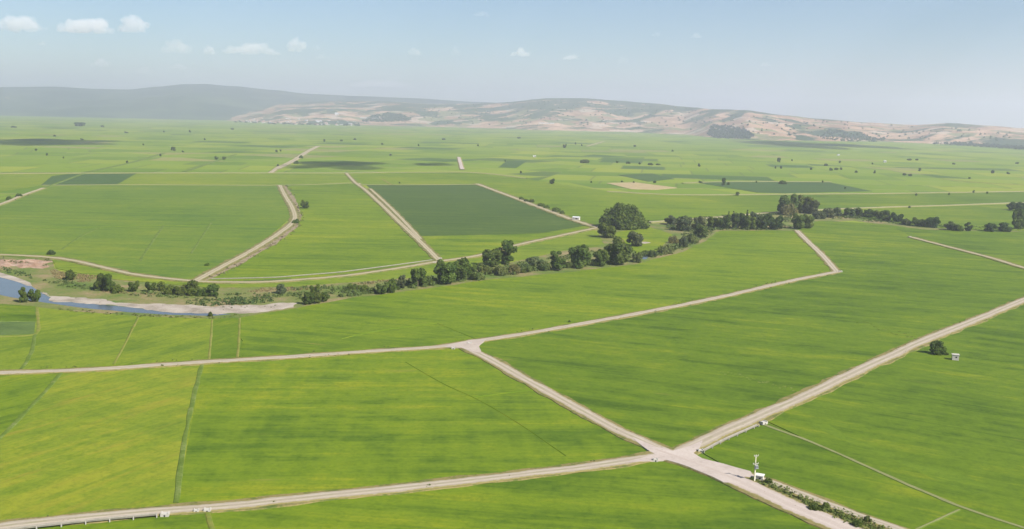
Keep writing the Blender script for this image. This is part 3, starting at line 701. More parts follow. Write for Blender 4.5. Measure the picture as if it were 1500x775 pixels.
TREES = [
 # left river bend
 (34, 444, 14, 24, 'tall', 'd', 'left one of two dark trees overhanging the river bend'),
 (51, 443, 19, 22, 'round', 'd', 'right one of two dark trees overhanging the river bend, beside the gravel tip'),
 (104, 411, 16, 14, 'round', 'd', 'small round dark tree standing alone on the brown bank above the river'),
 (75, 374, 12, 8, 'shrub', 'd', 'small dark bush on the far edge of the curving riverside track'),
 (147, 426, 20, 24, 'round', 'd', 'dark tree at the left end of the bank hedge, taller of the first clump'),
 (160, 428, 20, 25, 'round', 'd', 'dark tree leaning on its left neighbour in the first bank clump'),
 (173, 430, 18, 14, 'shrub', 'm', 'low green bush just right of the first clump on the bank'),
 (196, 428, 17, 18, 'round', 'd', 'small dark tree alone in the gap of the bank hedge above the gravel bar'),
 (221, 428, 16, 17, 'round', 'd', 'dark tree left of the long bush row above the gravel bar'),
 (237, 427, 17, 15, 'shrub', 'm', 'mid green bush second in the long row above the gravel bar'),
 (249, 432, 19, 16, 'shrub', 'm', 'mid green bush set forward in the middle of the long row above the gravel bar'),
 (265, 433, 20, 17, 'round', 'm', 'fourth bush of the long row above the gravel bar'),
 (283, 434, 20, 22, 'round', 'm', 'tallest bush of the long row, just below the track junction'),
 (298, 435, 17, 14, 'shrub', 'd', 'dark low bush second from the right end of the long row'),
 (313, 435, 20, 18, 'round', 'd', 'round dark bush closing the right end of the long row'),
 (308, 464, 7, 8, 'shrub', 'd', 'tiny dark bush on the near water edge at the head of a bund'),
 (412, 431, 15, 14, 'round', 'g', 'pale grey green little tree standing alone on the river meadow edge'),
 (461, 432, 15, 17, 'round', 'm', 'small tree rising behind the dark clump at the gravel bar tip'),
 (451, 447, 19, 18, 'round', 'd', 'dark round bush at the left of the clump by the gravel bar tip'),
 (463, 445, 18, 18, 'round', 'm', 'middle bush of the clump by the gravel bar tip'),
 (474, 443, 18, 17, 'round', 'm', 'right bush of the clump by the gravel bar tip'),
 (516, 425, 16, 10, 'shrub', 'm', 'low green bush left in the thin row before the riverside trees'),
 (531, 427, 18, 10, 'shrub', 'm', 'low green bush right in the thin row before the riverside trees'),
 (545, 430, 12, 9, 'shrub', 'p', 'pale low bush touching the dark square bush of the riverside'),
 # main riverside row
 (560, 432, 19, 20, 'round', 'd', 'dark squat bush at the left start of the riverside trees'),
 (575, 430, 16, 20, 'round', 'd', 'dark bush paired with the squat one at the left start of the riverside trees'),
 (589, 423, 13, 21, 'tall', 'g', 'slim pale green tree between two dark riverside trees'),
 (612, 421, 26, 28, 'round', 'd', 'dark rounded tree left of the large twin crowned pair on the riverside'),
 (626, 419, 16, 15, 'shrub', 'm', 'bush filling the gap left of the large twin crowned pair'),
 (651, 417, 37, 37, 'round', 'd', 'large dark tree, left of the twin crowned pair below the track junction'),
 (677, 412, 32, 31, 'round', 'd', 'large dark tree, right of the twin crowned pair below the track junction'),
 (699, 411, 20, 15, 'shrub', 'p', 'round pale shrub at the foot of the twin crowned pair'),
 (693, 405, 16, 18, 'round', 'm', 'small green tree tucked behind the round pale shrub'),
 (721, 391, 33, 25, 'round', 'm', 'mid green rounded tree in front left of the tall dark riverside tree'),
 (741, 388, 31, 36, 'tall', 'd', 'tall dark dense tree standing above the middle of the riverside row'),
 (712, 402, 26, 18, 'shrub', 'p', 'pale shrub below the mid green rounded tree'),
 (733, 404, 22, 16, 'shrub', 'p', 'pale shrub below the tall dark dense tree'),
 (752, 402, 20, 16, 'shrub', 'y', 'yellowish shrub right of the foot of the tall dark tree'),
 (767, 400, 24, 18, 'shrub', 'p', 'broad pale shrub between the tall dark tree and the oval tree'),
 (782, 391, 30, 16, 'shrub', 'g', 'grey green shrub behind the broad pale one'),
 (797, 397, 18, 12, 'shrub', 'p', 'low pale shrub just left of the oval dark tree'),
 (818, 397, 27, 30, 'tall', 'd', 'oval dark tree set apart in the riverside row'),
 (834, 393, 14, 10, 'shrub', 'p', 'little pale bush right of the oval dark tree'),
 (851, 394, 38, 37, 'round', 'd', 'broad dark tree left of the green one in front of the dome grove'),
 (879, 391, 27, 25, 'round', 'm', 'green tree leaning between the two broad dark trees'),
 (905, 389, 42, 44, 'round', 'd', 'broadest dark tree of the riverside row, in front of the dome grove'),
 (929, 362, 26, 22, 'round', 'g', 'greyish bare looking tree right of the broadest dark tree'),
 (888, 349, 30, 21, 'round', 'm', 'green tree at the track end touching the dome grove'),
 (914, 336, 70, 40, 'dome', 'd', 'huge dome shaped dark grove tree beside the end of the diagonal track'),
 (933, 385, 16, 16, 'shrub', 'p', 'pale shrub between the broadest dark tree and the little pool'),
 (957, 377, 16, 11, 'shrub', 'p', 'pale shrub right beside the little pool'),
 (976, 373, 25, 15, 'shrub', 'p', 'pale rounded shrub left in the bank row beyond the little pool'),
 (987, 357, 15, 12, 'shrub', 'y', 'straw coloured shrub on the green meadow edge'),
 (1002, 363, 15, 18, 'shrub', 'g', 'grey shrub behind the straw coloured one'),
 (1015, 357, 17, 14, 'shrub', 'p', 'light shrub at the corner of the big rice field'),
 (1025, 349, 22, 20, 'round', 'm', 'green tree at the bend of the tree line, near the big rice field corner'),
 (984, 330, 22, 15, 'round', 'g', 'grey green tree first in the row right of the dome grove'),
 (1003, 339, 26, 22, 'round', 'g', 'grey green tree second in the row right of the dome grove'),
 (1024, 337, 24, 20, 'round', 'g', 'grey green tree third in the row right of the dome grove'),
 (1044, 335, 22, 18, 'round', 'm', 'green tree linking the grey row to the straight dark row'),
 # straight row
 (1062, 336, 20, 21, 'round', 'd', 'dark tree first from the left in the straight row left of the track head'),
 (1080, 336, 24, 24, 'round', 'n', 'dark tree second from the left in the straight row'),
 (1097, 337, 21, 22, 'round', 'm', 'lighter tree in the middle of the straight row'),
 (1116, 337, 23, 24, 'round', 'n', 'dark tree second from the right in the straight row'),
 (1134, 337, 26, 26, 'round', 'n', 'dark tree closing the right end of the straight row'),
 (1067, 328, 5, 19, 'spire', 'g', 'left poplar of the thin poplars rising above the straight row'),
 (1074, 328, 5, 20, 'spire', 'g', 'middle poplar of the thin poplars rising above the straight row'),
 (1094, 328, 6, 22, 'spire', 'g', 'right and tallest poplar above the straight row'),
 (1105, 325, 16, 14, 'round', 'g', 'greyish crown showing behind the straight row'),
 (1155, 315, 33, 32, 'round', 'd', 'tall dark tree, highest of the group at the head of the track'),
 (1177, 313, 30, 28, 'round', 'm', 'green grey tree on the right shoulder of the tall group'),
 (1190, 314, 20, 20, 'round', 'g', 'grey green outer tree at the right of the tall group'),
 (1157, 316, 24, 19, 'shrub', 'y', 'straw tinted shrub in front of the tall group'),
 (1168, 336, 22, 24, 'round', 'd', 'dark tree standing right over the upper end of the short track'),
 (1182, 335, 20, 22, 'round', 'm', 'green tree just right of the upper end of the short track'),
 (1199, 321, 20, 13, 'shrub', 'g', 'grey shrub first right of the tall group'),
 (1213, 319, 22, 15, 'shrub', 'g', 'grey shrub second right of the tall group'),
 (1226, 317, 18, 14, 'shrub', 'g', 'grey shrub third right of the tall group'),
 (1243, 318, 20, 14, 'round', 'd', 'dark tree at the left end of the hedge right of the grey shrubs'),
 (1258, 318, 18, 13, 'round', 'd', 'dark second tree of the hedge right of the grey shrubs'),
 (1273, 319, 19, 13, 'round', 'd', 'dark third tree of the hedge right of the grey shrubs'),
 (1286, 321, 16, 12, 'round', 'm', 'green fourth tree of the hedge right of the grey shrubs'),
 (1297, 324, 18, 15, 'round', 'm', 'green tree where the right hedge turns downhill in the picture'),
 (1314, 326, 18, 16, 'round', 'n', 'dark tree on the sloping run of the right hedge'),
 (1327, 330, 14, 11, 'shrub', 'g', 'small grey bush below the sloping run of the right hedge'),
 (1345, 332, 19, 14, 'round', 'd', 'dark tree left of the pair before the hedge gap'),
 (1356, 333, 14, 11, 'shrub', 'm', 'low bush within the pair before the hedge gap'),
 (1367, 334, 22, 17, 'round', 'n', 'dark tree right of the pair before the hedge gap'),
 (1394, 338, 22, 14, 'round', 'm', 'green tree between the two gaps of the right hedge'),
 (1404, 339, 14, 11, 'shrub', 'm', 'low bush beside the green tree between the two hedge gaps'),
 (1418, 339, 12, 14, 'tall', 'n', 'narrow dark tree right after the green one between the hedge gaps'),
 (1450, 340, 18, 13, 'round', 'n', 'dark tree on the left of the last hedge run at the right border'),
 (1471, 340, 22, 13, 'round', 'n', 'dark tree in the last hedge run at the right border'),
 (1492, 336, 20, 29, 'round', 'm', 'tall green tree at the right border of the photo'),
 (1481, 308, 14, 12, 'round', 'd', 'dark small tree above the last hedge run, left one'),
 (1494, 310, 18, 15, 'round', 'd', 'dark small tree above the last hedge run, right one'),
 # solitary
 (1373, 521, 23, 20, 'round', 'd', 'dark bushy tree beside the small pump hut along the wide road'),
 (447, 306, 13, 14, 'round', 'd', 'small round dark tree alone in the field beside the curving track'),
 (809, 270, 9, 8, 'round', 'd', 'small dark tree alone above the diagonal bush row'),
 (1060, 272, 7, 12, 'tall', 'd', 'slim dark tree at the left tip of the far dark crop field'),
 (1147, 270, 13, 6, 'shrub', 'd', 'low dark bush on the far edge of the far dark crop field'),
 (1080, 287, 6, 6, 'round', 'm', 'small tree on the pale canal bank left of the tall group'),
 (827, 217, 6, 7, 'round', 'd', 'lone dark tree far out on the plain under the hill'),
 (856, 239, 14, 6, 'shrub', 'd', 'broad low bush far on the plain above the tan stubble'),
 (1141, 238, 6, 7, 'round', 'd', 'lone dark tree far on the plain right of the dark crop field'),
 (317, 234, 6, 5, 'round', 'd', 'left of two tiny dark trees far on the left plain'),
 (328, 234, 6, 5, 'round', 'd', 'right of two tiny dark trees far on the left plain'),
 (254, 221, 8, 6, 'round', 'd', 'darkest lone tree far on the left plain'),
 (117, 185, 18, 6, 'round', 'n', 'wide dark clump at the far left edge of the plain'),
 (434, 240, 7, 5, 'shrub', 'd', 'dark bush on the far broad track, lower one'), (441, 232, 6, 5, 'shrub', 'd', 'dark bush on the far broad track, upper one'),
 # by the diagonal track
 (764, 293, 8, 5, 'shrub', 'd', 'first small bush at the upper end of the diagonal track row'),
 (771, 296, 8, 5, 'shrub', 'd', 'second small bush at the upper end of the diagonal track row'),
 (779, 297, 8, 6, 'shrub', 'm', 'third small bush at the upper end of the diagonal track row'),
 (793, 303, 12, 6, 'shrub', 'm', 'bush in the middle of the diagonal track row, left'), (801, 306, 10, 6, 'shrub', 'm', 'bush in the middle of the diagonal track row, right'),
 (815, 311, 12, 8, 'shrub', 'm', 'larger bush of the diagonal track row'), (824, 314, 9, 6, 'shrub', 'p', 'pale bush next to the shed on the diagonal track'),
 # roadside near
 (1124, 711, 13, 11, 'shrub', 'd', 'dark bush behind the power pole at the road fork'),
 (1192, 751, 17, 12, 'shrub', 'd', 'dark bush halfway along the weedy strip of the road fork'),
 (1208, 748, 14, 12, 'shrub', 'm', 'green bush right of the dark one in the weedy strip'),
 (1255, 775, 16, 14, 'shrub', 'd', 'dark bush at the bottom edge in the weedy strip'),
 (1270, 768, 12, 13, 'shrub', 'p', 'light tall weed bush near the bottom edge in the weedy strip'),
 (834, 473, 4, 4, 'shrub', 'd', 'tiny dark bush on the upper edge of the middle field road'),
 (238, 546 - 8, 5, 4, 'shrub', 'm', 'tiny bush on the lower edge of the middle field road at left'),
 (627, 715, 8, 5, 'shrub', 'm', 'little bush on the lower verge of the bottom left road'),
 (303, 390, 7, 5, 'shrub', 'd', 'dark small bush beside the lower part of the curving track'),
 (433, 328, 10, 8, 'shrub', 'd', 'dark bush at the sharp bend of the curving track'),
 (14, 293, 10, 6, 'shrub', 'd', 'left dark bush on the scrubby canal at the left border'), (28, 289, 9, 6, 'shrub', 'd', 'right dark bush on the scrubby canal at the left border'),
 (1396 - 10, 521, 8, 5, 'shrub', 'm', 'low weeds bush between the lone tree and the pump hut'),
]
for r_ in TREES: tree(*r_)
FAR = [(186, 239, 5, 4), (235, 229, 5, 4), (268, 223, 5, 3), (53, 221, 6, 4), (69, 228, 5, 4), (93, 232, 3, 3), (278, 194, 5, 4), (240, 194, 4, 3), (185, 195, 8, 3), (150, 186, 9, 3), (20, 187, 14, 3), (405, 223, 6, 4), (411, 222, 4, 4), (407, 244, 5, 4), (475, 208, 5, 5), (585, 269, 4, 3), (866, 268, 4, 3), (904, 239, 6, 4), (920, 240, 12, 4), (937, 241, 6, 4), (953, 242, 12, 4), (964, 242, 10, 3), (911, 267, 6, 3), (928, 268, 5, 3), (959, 268, 7, 4), (1024, 244, 7, 5), (1026, 268, 8, 4), (1067, 271, 9, 5), (1136, 247, 4, 4), (1144, 247, 5, 4), (1188, 249, 6, 4), (1210, 243, 9, 4), (1217, 250, 9, 5), (1225, 249, 9, 4), (1232, 249, 6, 4), (1254, 253, 7, 4), (1281, 254, 6, 5), (1325, 257, 8, 4), (1333, 258, 10, 4), (1347, 251, 6, 6), (1332, 235, 12, 3), (1343, 235, 8, 3), (1454, 254, 8, 5), (1477, 255, 7, 4), (1230, 239, 5, 4), (1490, 240, 9, 3), (1342, 287, 5, 5), (1390, 286, 5, 4), (1426, 283, 5, 5), (1446, 284, 5, 4), (1332, 305, 6, 4), (763, 254, 5, 4), (740, 237, 3, 3), (572, 228, 6, 3), (700, 214, 5, 3), (613, 214, 4, 3), (1160, 236, 4, 3), (1205, 268, 4, 4), (843, 212, 4, 4), (852, 214, 4, 3), (1108, 268, 4, 3), (1278, 241, 4, 3), (1397, 241, 7, 3), (1420, 262, 6, 3), (1238, 277, 4, 4), (500, 207, 6, 3), (520, 205, 8, 3), (300, 205, 5, 3), (340, 190, 7, 3), (120, 205, 6, 3), (80, 200, 6, 3), (210, 213, 4, 3), (560, 212, 6, 3), (650, 205, 8, 3), (760, 203, 9, 3), (930, 215, 6, 3), (985, 222, 5, 3)]
for i, (x, y, w, h) in enumerate(FAR):
    tree(x, y, w * .65, h * .8 + .4, 'shrub' if w > h * 1.6 else 'round', 'n', 'tiny dark tree or bush scattered far out on the plain', 'tiny trees dotted over the far plain', name='tree', cat='tree')

# ------------------------------------------------------------------ scrub, weeds, woods (stuff)
def tufts(name, areas, mat_col, label, seed, size=(0.5, 1.4), cat='scrub', thr=-0.1, zz=0.2, tall=1.0, quads=9):
    rr = random.Random(seed); m = MB()
    for px, dens in areas:
        P = [at(x, y) for x, y in px]
        for tr in tessellate_polygon([P]):
            a, b, c = (P[i] for i in tr); A = (b - a).cross(c - a).length / 2
            for _ in range(int(A * dens)):
                u, v = rr.random(), rr.random()
                if u + v > 1: u, v = 1 - u, 1 - v
                p = a + (b - a) * u + (c - a) * v
                if noise.fractal(Vector((p.x * 0.035, p.y * 0.035, seed)), 1, 2, 3) < thr: continue
                s = rr.uniform(*size) * (1 + 0.5 * noise.noise(Vector((p.x * 0.02, p.y * 0.02, 3))))
                for q in range(quads):
                    d = Vector((rr.gauss(0, 1), rr.gauss(0, 1), abs(rr.gauss(0, .9)))).normalized()
                    o = p + Vector((d.x * s * .8, d.y * s * .8, zz + d.z * s * tall * rr.uniform(.3, 1)))
                    n = (d + Vector((rr.gauss(0, .6), rr.gauss(0, .6), rr.gauss(.2, .5)))).normalized()
                    x_ = n.orthogonal().normalized(); x_.rotate(Matrix.Rotation(rr.uniform(0, 6.28), 3, n)); y_ = n.cross(x_)
                    k = s * rr.uniform(.28, .55)
                    m.add([o - x_ * k, o - y_ * k * .7, o + x_ * k, o + y_ * k * .7], [(0, 1, 2, 3)])
    o = m.build(name, LEAF); o.color = (*mat_col, 1)
    return tag(o, label, cat, kind='stuff')
tufts('bank_scrub', [([(75, 418), (140, 428), (200, 434), (320, 440), (430, 436), (445, 430), (330, 431), (200, 429), (120, 416), (60, 408)], 0.09),
                     ([(430, 440), (500, 430), (600, 418), (700, 404), (800, 393), (900, 380), (920, 360), (840, 372), (700, 398), (600, 410), (430, 422)], 0.09),
                     ([(900, 384), (1000, 366), (1040, 345), (1050, 335), (1160, 335), (1160, 313), (1050, 316), (970, 322), (1000, 345), (970, 370)], 0.09),
                     ([(1190, 322), (1260, 320), (1350, 334), (1500, 339), (1500, 335), (1350, 328), (1260, 311), (1190, 312)], 0.06)],
      (0.075, 0.105, 0.032), 'low green scrub covering the river bank between the trees', 3, (0.7, 2.0))
tufts('undergrowth', [([(500, 436), (560, 430), (620, 421), (700, 409), (800, 396), (860, 391), (930, 384), (990, 368), (1030, 349), (1022, 340), (980, 362), (925, 374), (860, 383), (790, 388), (700, 400), (620, 412), (556, 423), (500, 428)], 0.06),
                       ([(975, 336), (1040, 338), (1145, 337), (1145, 331), (1040, 330), (980, 328)], 0.05), ([(210, 431), (320, 438), (320, 431), (215, 425)], 0.06), ([(1235, 322), (1300, 327), (1300, 321), (1235, 314)], 0.03)],
      (0.078, 0.110, 0.030), 'leafy undergrowth knitting the riverside trees together', 33, (1.2, 3.0), 'undergrowth', -0.15, 0.4, 1.0, 14)
tufts('waterside_weeds', [([(50, 448), (120, 455), (200, 461), (310, 464.5), (430, 453), (430, 456), (310, 468), (200, 465), (120, 459), (50, 452)], 0.12)], (0.10, 0.12, 0.035), 'rough weeds along the near water edge below the gravel bar', 14, (0.4, 1.1), 'weeds', -0.2)
tufts('dry_grass', [([(72, 394), (110, 402), (160, 405), (170, 414), (120, 414), (80, 408)], 0.4), ([(300, 423), (430, 421), (600, 408), (600, 411), (430, 427), (300, 429)], 0.25), ([(255, 424), (300, 426), (290, 434), (190, 432), (150, 428)], 0.12)],
      (0.21, 0.165, 0.085), 'dry straw coloured grass along the upper river bank', 17, (0.5, 1.3), 'dry grass', -0.2, 0.2, 0.8)
tufts('spoil_weeds', [([(-40, 378), (75, 381), (80, 392), (-40, 390)], 0.05)], (0.11, 0.11, 0.05), 'weeds and low bushes growing over the red earth heap', 18, (0.5, 1.5), 'weeds', 0.0, 1.0)
tufts('gravel_weeds', [([(110, 437), (200, 444), (300, 450), (420, 446), (432, 450), (330, 454), (200, 449), (110, 441)], 0.02)], (0.09, 0.10, 0.045), 'sparse tufts and flotsam scattered over the gravel bar', 15, (0.3, 0.8), 'weeds', -0.05)
tufts('reed_bed', [([(272, 445), (300, 449), (380, 446), (405, 440), (390, 436), (300, 438), (275, 440)], 0.12), ([(-30, 393), (20, 402), (50, 410), (40, 400), (0, 390)], 0.06)],
      (0.052, 0.085, 0.026), 'dense green reeds along the upper edge of the gravel bar', 4, (0.9, 2.0), 'reeds', -0.6)
tufts('ditch_weeds', [([(295, 411), (330, 394), (380, 367), (415, 343), (436, 326), (438, 316), (432, 300), (424, 286), (416, 272), (424, 272), (440, 298), (446, 318), (442, 332), (420, 350), (375, 378), (330, 402)], 0.035),
                      ([(-30, 306), (0, 296), (62, 276), (64, 280), (0, 301), (-30, 312)], 0.03)],
      (0.105, 0.095, 0.052), 'dry grey brown weeds in the ditch beside the curving track', 6, (0.5, 1.5), 'weeds', -0.1, 0.4)
tufts('roadside_weeds', [([(1098, 701), (1120, 706), (1200, 738), (1260, 760), (1320, 782), (1300, 792), (1240, 770), (1180, 742), (1120, 714), (1102, 706)], 1.3)],
      (0.105, 0.135, 0.036), 'tall mixed weeds filling the strip between the forked roads', 7, (0.3, 1.1), 'weeds', -0.25, 0.35, 1.5, 10)
vg = []
for rd, o1, o2 in ((R1, 3.0, 5.0), (R2, 2.5, 4.0), (R4, 3.0, 5.0), (R3, 2.5, 4.0), (R5, 1, 3)):
    for (a, b) in zip(rd, rd[1:]):
        vg.append(([(a[0], a[1] + o1), (b[0], b[1] + o1), (b[0], b[1] + o2 + 1), (a[0], a[1] + o2 + 1)], 0.22)); vg.append(([(a[0], a[1] - o1), (b[0], b[1] - o1), (b[0], b[1] - o2), (a[0], a[1] - o2)], 0.16))
tufts('verge_weeds', vg, (0.085, 0.095, 0.035), 'short rough grass and weeds along the road edges', 9, (0.25, 0.6), 'weeds', 0.05, 0.5)

def wood(name, px_poly, n, label, size, col, seed):
    rr = random.Random(seed); m = MB()
    xs = [p[0] for p in px_poly]
    P = [Vector((p[0], p[1], 0)) for p in px_poly]; tris = tessellate_polygon([P])
    ar = [abs((P[t[1]] - P[t[0]]).cross(P[t[2]] - P[t[0]]).z) for t in tris]
    for _ in range(n):
        tr = rr.choices(tris, ar)[0]; u, v = rr.random(), rr.random()
        if u + v > 1: u, v = 1 - u, 1 - v
        q = P[tr[0]] + (P[tr[1]] - P[tr[0]]) * u + (P[tr[2]] - P[tr[0]]) * v
        d = ray(q.x, q.y); hit = None; lo = 0.0
        y0 = at(q.x, q.y).y if d.z < -1e-3 and q.y > yhor(q.x) + 4 else 20000
        Y = 3500.0
        while Y < min(y0 + 50, 20000):
            if CAM_H + d.z / d.y * Y <= max(0, hill_z(d.x / d.y * Y, Y)): break
            Y += 40
        p = Vector((d.x / d.y * Y, Y, max(0, hill_z(d.x / d.y * Y, Y))))
        s = rr.uniform(*size)
        for k in range(26):
            e = Vector((rr.gauss(0, 1), rr.gauss(0, 1), abs(rr.gauss(0, 1)))).normalized()
            o = p + Vector((e.x * s, e.y * s, e.z * s * 1.3 + s * .2)); nn = (e + Vector((rr.gauss(0, .4), rr.gauss(0, .4), rr.gauss(0, .4)))).normalized()
            a = nn.orthogonal().normalized(); b = nn.cross(a); w = s * .42
            m.add([o - a * w, o - b * w, o + a * w, o + b * w], [(0, 1, 2, 3)])
    o = m.build(name, LEAF); o.color = (*col, 1); tag(o, label, 'wood', kind='stuff')
wood('hillside_wood', [(1036, 199), (1042, 186), (1062, 185), (1090, 191), (1108, 201), (1095, 204), (1050, 203)], 420, 'dark purple grey wood on the hill foot at the edge of the plain', (7, 12), (0.030, 0.042, 0.030), 21)
wood('hillside_wood', [(528, 179), (545, 171), (566, 167), (590, 170), (604, 177), (570, 179)], 300, 'blue green wooded knoll right of the far village', (8, 14), (0.030, 0.055, 0.026), 22)
wood('tree_belt', [(1360, 211), (1400, 213), (1450, 217), (1520, 221), (1520, 218), (1450, 213), (1400, 210)], 220, 'long dark belt of trees along the right foot of the hills', (6, 10), (0.026, 0.044, 0.020), 23)
wood('hillside_wood', [(1200, 203), (1215, 192), (1260, 198), (1300, 204), (1290, 208), (1240, 208)], 130, 'loose scattered trees on the lower slope above the right plain', (6, 11), (0.035, 0.055, 0.026), 24)

wood('hillside_scrub', [(560, 172), (640, 154), (800, 146), (960, 154), (1150, 172), (1300, 184), (1480, 190), (1480, 208), (1250, 204), (1000, 192), (800, 186), (600, 182)], 420, 'scattered trees and scrub dotted over the tan hills', (5, 10), (0.034, 0.055, 0.024), 25)
# ------------------------------------------------------------------ village and other buildings
def house_mesh(name, w, d, h, rh, roofm):
    m = MB()
    m.box((0, 0, h / 2), (w, d, h), mi=0)
    for k in range(max(2, int(w / 3.2))):
        x = -w / 2 + (k + .5) * w / max(2, int(w / 3.2))
        for sgn in (-1, 1):
            for zf in ((h * .5,) if h < 5 else (h * .28, h * .72)):
                m.box((x, sgn * (d / 2 + .02), zf), (1.1, .12, 1.3), mi=2)
    e = .5
    m.add([(-w / 2 - e, -d / 2 - e, h + .01), (w / 2 + e, -d / 2 - e, h + .01), (w / 2 + e, d / 2 + e, h + .01), (-w / 2 - e, d / 2 + e, h + .01), (-w / 2 - e, 0, h + rh), (w / 2 + e, 0, h + rh)],
          [(0, 1, 5, 4), (2, 3, 4, 5), (0, 4, 3), (1, 2, 5), (3, 2, 1, 0)], 1)
    me = m.mesh(name)
    for x in (HOUSEW, roofm, DARKM): me.materials.append(x)
    return me
HM = [house_mesh('house', 14, 10, 6.5, 3, TILE), house_mesh('house', 18, 11, 4.2, 3, TILE), house_mesh('house', 12, 12, 9, 2.5, TILE), house_mesh('house', 24, 13, 5, 2.5, SHEETM), house_mesh('house', 16, 9, 5, 2, SHEETM)]
hr = random.Random(8)
for i in range(75):
    px_ = hr.choice([hr.uniform(348, 425), hr.uniform(420, 520), hr.uniform(350, 510)]); yb = interp(BASE, px_)
    py_ = yb + hr.uniform(-1.2, 1.4)
    d = ray(px_, py_); Y = min(at(px_, py_).y, 11500); p = Vector((d.x / d.y * Y, Y, 0)); z = max(0, hill_z(p.x, p.y))
    o = bpy.data.objects.new('house', HM[i % 5]); COL.objects.link(o)
    o.location = (p.x, p.y, z - .05); o.rotation_euler = (0, 0, hr.choice([0, .2, -.3, 1.4, .5])); k = hr.uniform(1.0, 1.7); o.scale = (k, k, k)
    tag(o, 'small pale house in the far village at the foot of the tan hill', 'house', 'houses of the far village')
for i in range(75):
    px_ = hr.uniform(345, 530); tree(px_, interp(BASE, px_) + hr.uniform(-0.6, 1.8), hr.uniform(2.5, 5), hr.uniform(1.6, 2.6), 'round', 'n', 'tiny dark tree among the houses of the far village', 'trees among the far village houses', name='tree', cat='tree')
def shed(px_, py_, wpx, h, label, name='long_shed'):
    s = mpp(px_, py_); g = at(px_, py_); w = wpx * s
    e = empty(name, (g.x, g.y, max(0, hill_z(g.x, g.y)))); tag(e, label, 'shed' if 'shed' in name else 'building')
    m = MB(); m.box((0, 0, h / 2), (w, w * .25 + 8, h)); m.build('wall', WHITEW, e)
    m = MB(); d = w * .25 + 8
    m.add([(-w / 2 - 1, -d / 2 - 1, h + .02), (w / 2 + 1, -d / 2 - 1, h + .02), (w / 2 + 1, d / 2 + 1, h + .02), (-w / 2 - 1, d / 2 + 1, h + .02), (-w / 2 - 1, 0, h * 1.3), (w / 2 + 1, 0, h * 1.3)], [(0, 1, 5, 4), (2, 3, 4, 5), (0, 4, 3), (1, 2, 5), (3, 2, 1, 0)])
    m.build('roof', SHEETM, e)
    m = MB(); m.box((w * .2, -d / 2 - .1, h * .35), (min(5, w * .2), .2, h * .7)); m.build('door', DARKM, e)
shed(541, 182, 26, 8, 'long low white shed in front of the wooded knoll'); shed(580, 182.5, 11, 8, 'short white shed right of the wooded knoll')
shed(493, 180.5, 5, 24, 'tall bright white block rising over the right end of the far village', 'white_building')
shed(800, 189.5, 22, 7, 'white farm building on the plain edge under the middle hill', 'farm_building')
shed(1296, 238, 3, 5, 'tiny white hut on the far right plain, right one', 'field_hut_building'); shed(1228, 228, 3, 4, 'tiny white hut on the far right plain, upper left one', 'field_hut_building')
shed(783, 230, 4, 4, 'tiny pale hut far out on the plain above the stubble', 'field_hut_building')

def hut(px_, py_, w, d, h, rz, label, roofm, flat=True, name='pump_hut', cat='hut'):
    g = at(px_, py_); e = empty(name, (g.x, g.y, 0.4), rz); tag(e, label, cat)
    m = MB(); m.box((0, 0, h / 2), (w, d, h)); m.build('wall', PLASTER, e)
    m = MB()
    if flat: m.box((0, 0, h + .14), (w + .5, d + .5, .26)); m.box((0, 0, h + .30), (w + .2, d + .2, .06))
    else: m.add([(-w / 2 - .4, -d / 2 - .4, h + .01), (w / 2 + .4, -d / 2 - .4, h + .01), (w / 2 + .4, d / 2 + .4, h + .01), (-w / 2 - .4, d / 2 + .4, h + .01), (-w / 2 - .4, 0, h * 1.35), (w / 2 + .4, 0, h * 1.35)], [(0, 1, 5, 4), (2, 3, 4, 5), (0, 4, 3), (1, 2, 5), (3, 2, 1, 0)])
    m.build('roof', roofm, e)
    m = MB(); m.box((-w / 2 - .03, 0, 1.0), (.1, 1.1, 2.0)); dr = m.build('door', DARKM, e)
    m = MB(); m.box((-w / 2 - .10, .4, 1.0), (.06, .08, .2)); m.build('handle', STEEL, dr)
    m = MB(); m.box((w * .1, -d / 2 - .03, h * .6), (w * .25, .1, h * .25)); m.build('window', DARKM, e)
hut(1399, 528, 3.4, 3.0, 2.9, R(-18), 'small pale concrete pump hut beside the dark bushy tree', CONC)
hut(1112.5, 705, 2.6, 2.2, 1.9, R(-25), 'low white concrete box behind the power pole at the road fork', WHITEW, name='pump_box', cat='pump box')
hut(844, 323, 8.5, 6, 3.6, R(-20), 'white roofed field shed beside the diagonal track', SHEETM, False, 'field_shed', 'shed')

# concrete culverts at the road edges
def culvert(px_, py_, w, label, rz=0.0):
    g = at(px_, py_); e = empty('culvert', (g.x, g.y, 0.2), rz); tag(e, label, 'culvert')
    m = MB(); m.box((0, 0, .55), (w, w * .7, 1.1)); m.build('headwall', CONC, e)
    for q in (-1, 1): m = MB(); m.box((q * w * .42, 0, 1.25), (w * .12, w * .7, .3)); m.build('parapet', CONC, e)
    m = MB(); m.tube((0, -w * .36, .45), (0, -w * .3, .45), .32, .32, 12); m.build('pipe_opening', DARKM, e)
culvert(242, 757, 2.6, 'white concrete culvert block on the lower edge of the bottom left road', R(5))
culvert(288, 752, 1.6, 'small culvert block left of the ditch mouth on the bottom left road', R(5)); culvert(304, 751, 2.2, 'culvert block right of the ditch mouth on the bottom left road', R(5))
culvert(960, 677, 1.8, 'small white culvert block left of the big crossroads')
culvert(1026, 663, 2.0, 'white culvert block at the right corner of the big crossroads')
culvert(1118, 622, 3.2, 'white concrete culvert where the footpath leaves the wide road', R(35)); culvert(664, 512, 2.0, 'white culvert block left of the upper road junction'); culvert(688, 505, 2.4, 'white culvert block right of the upper road junction')
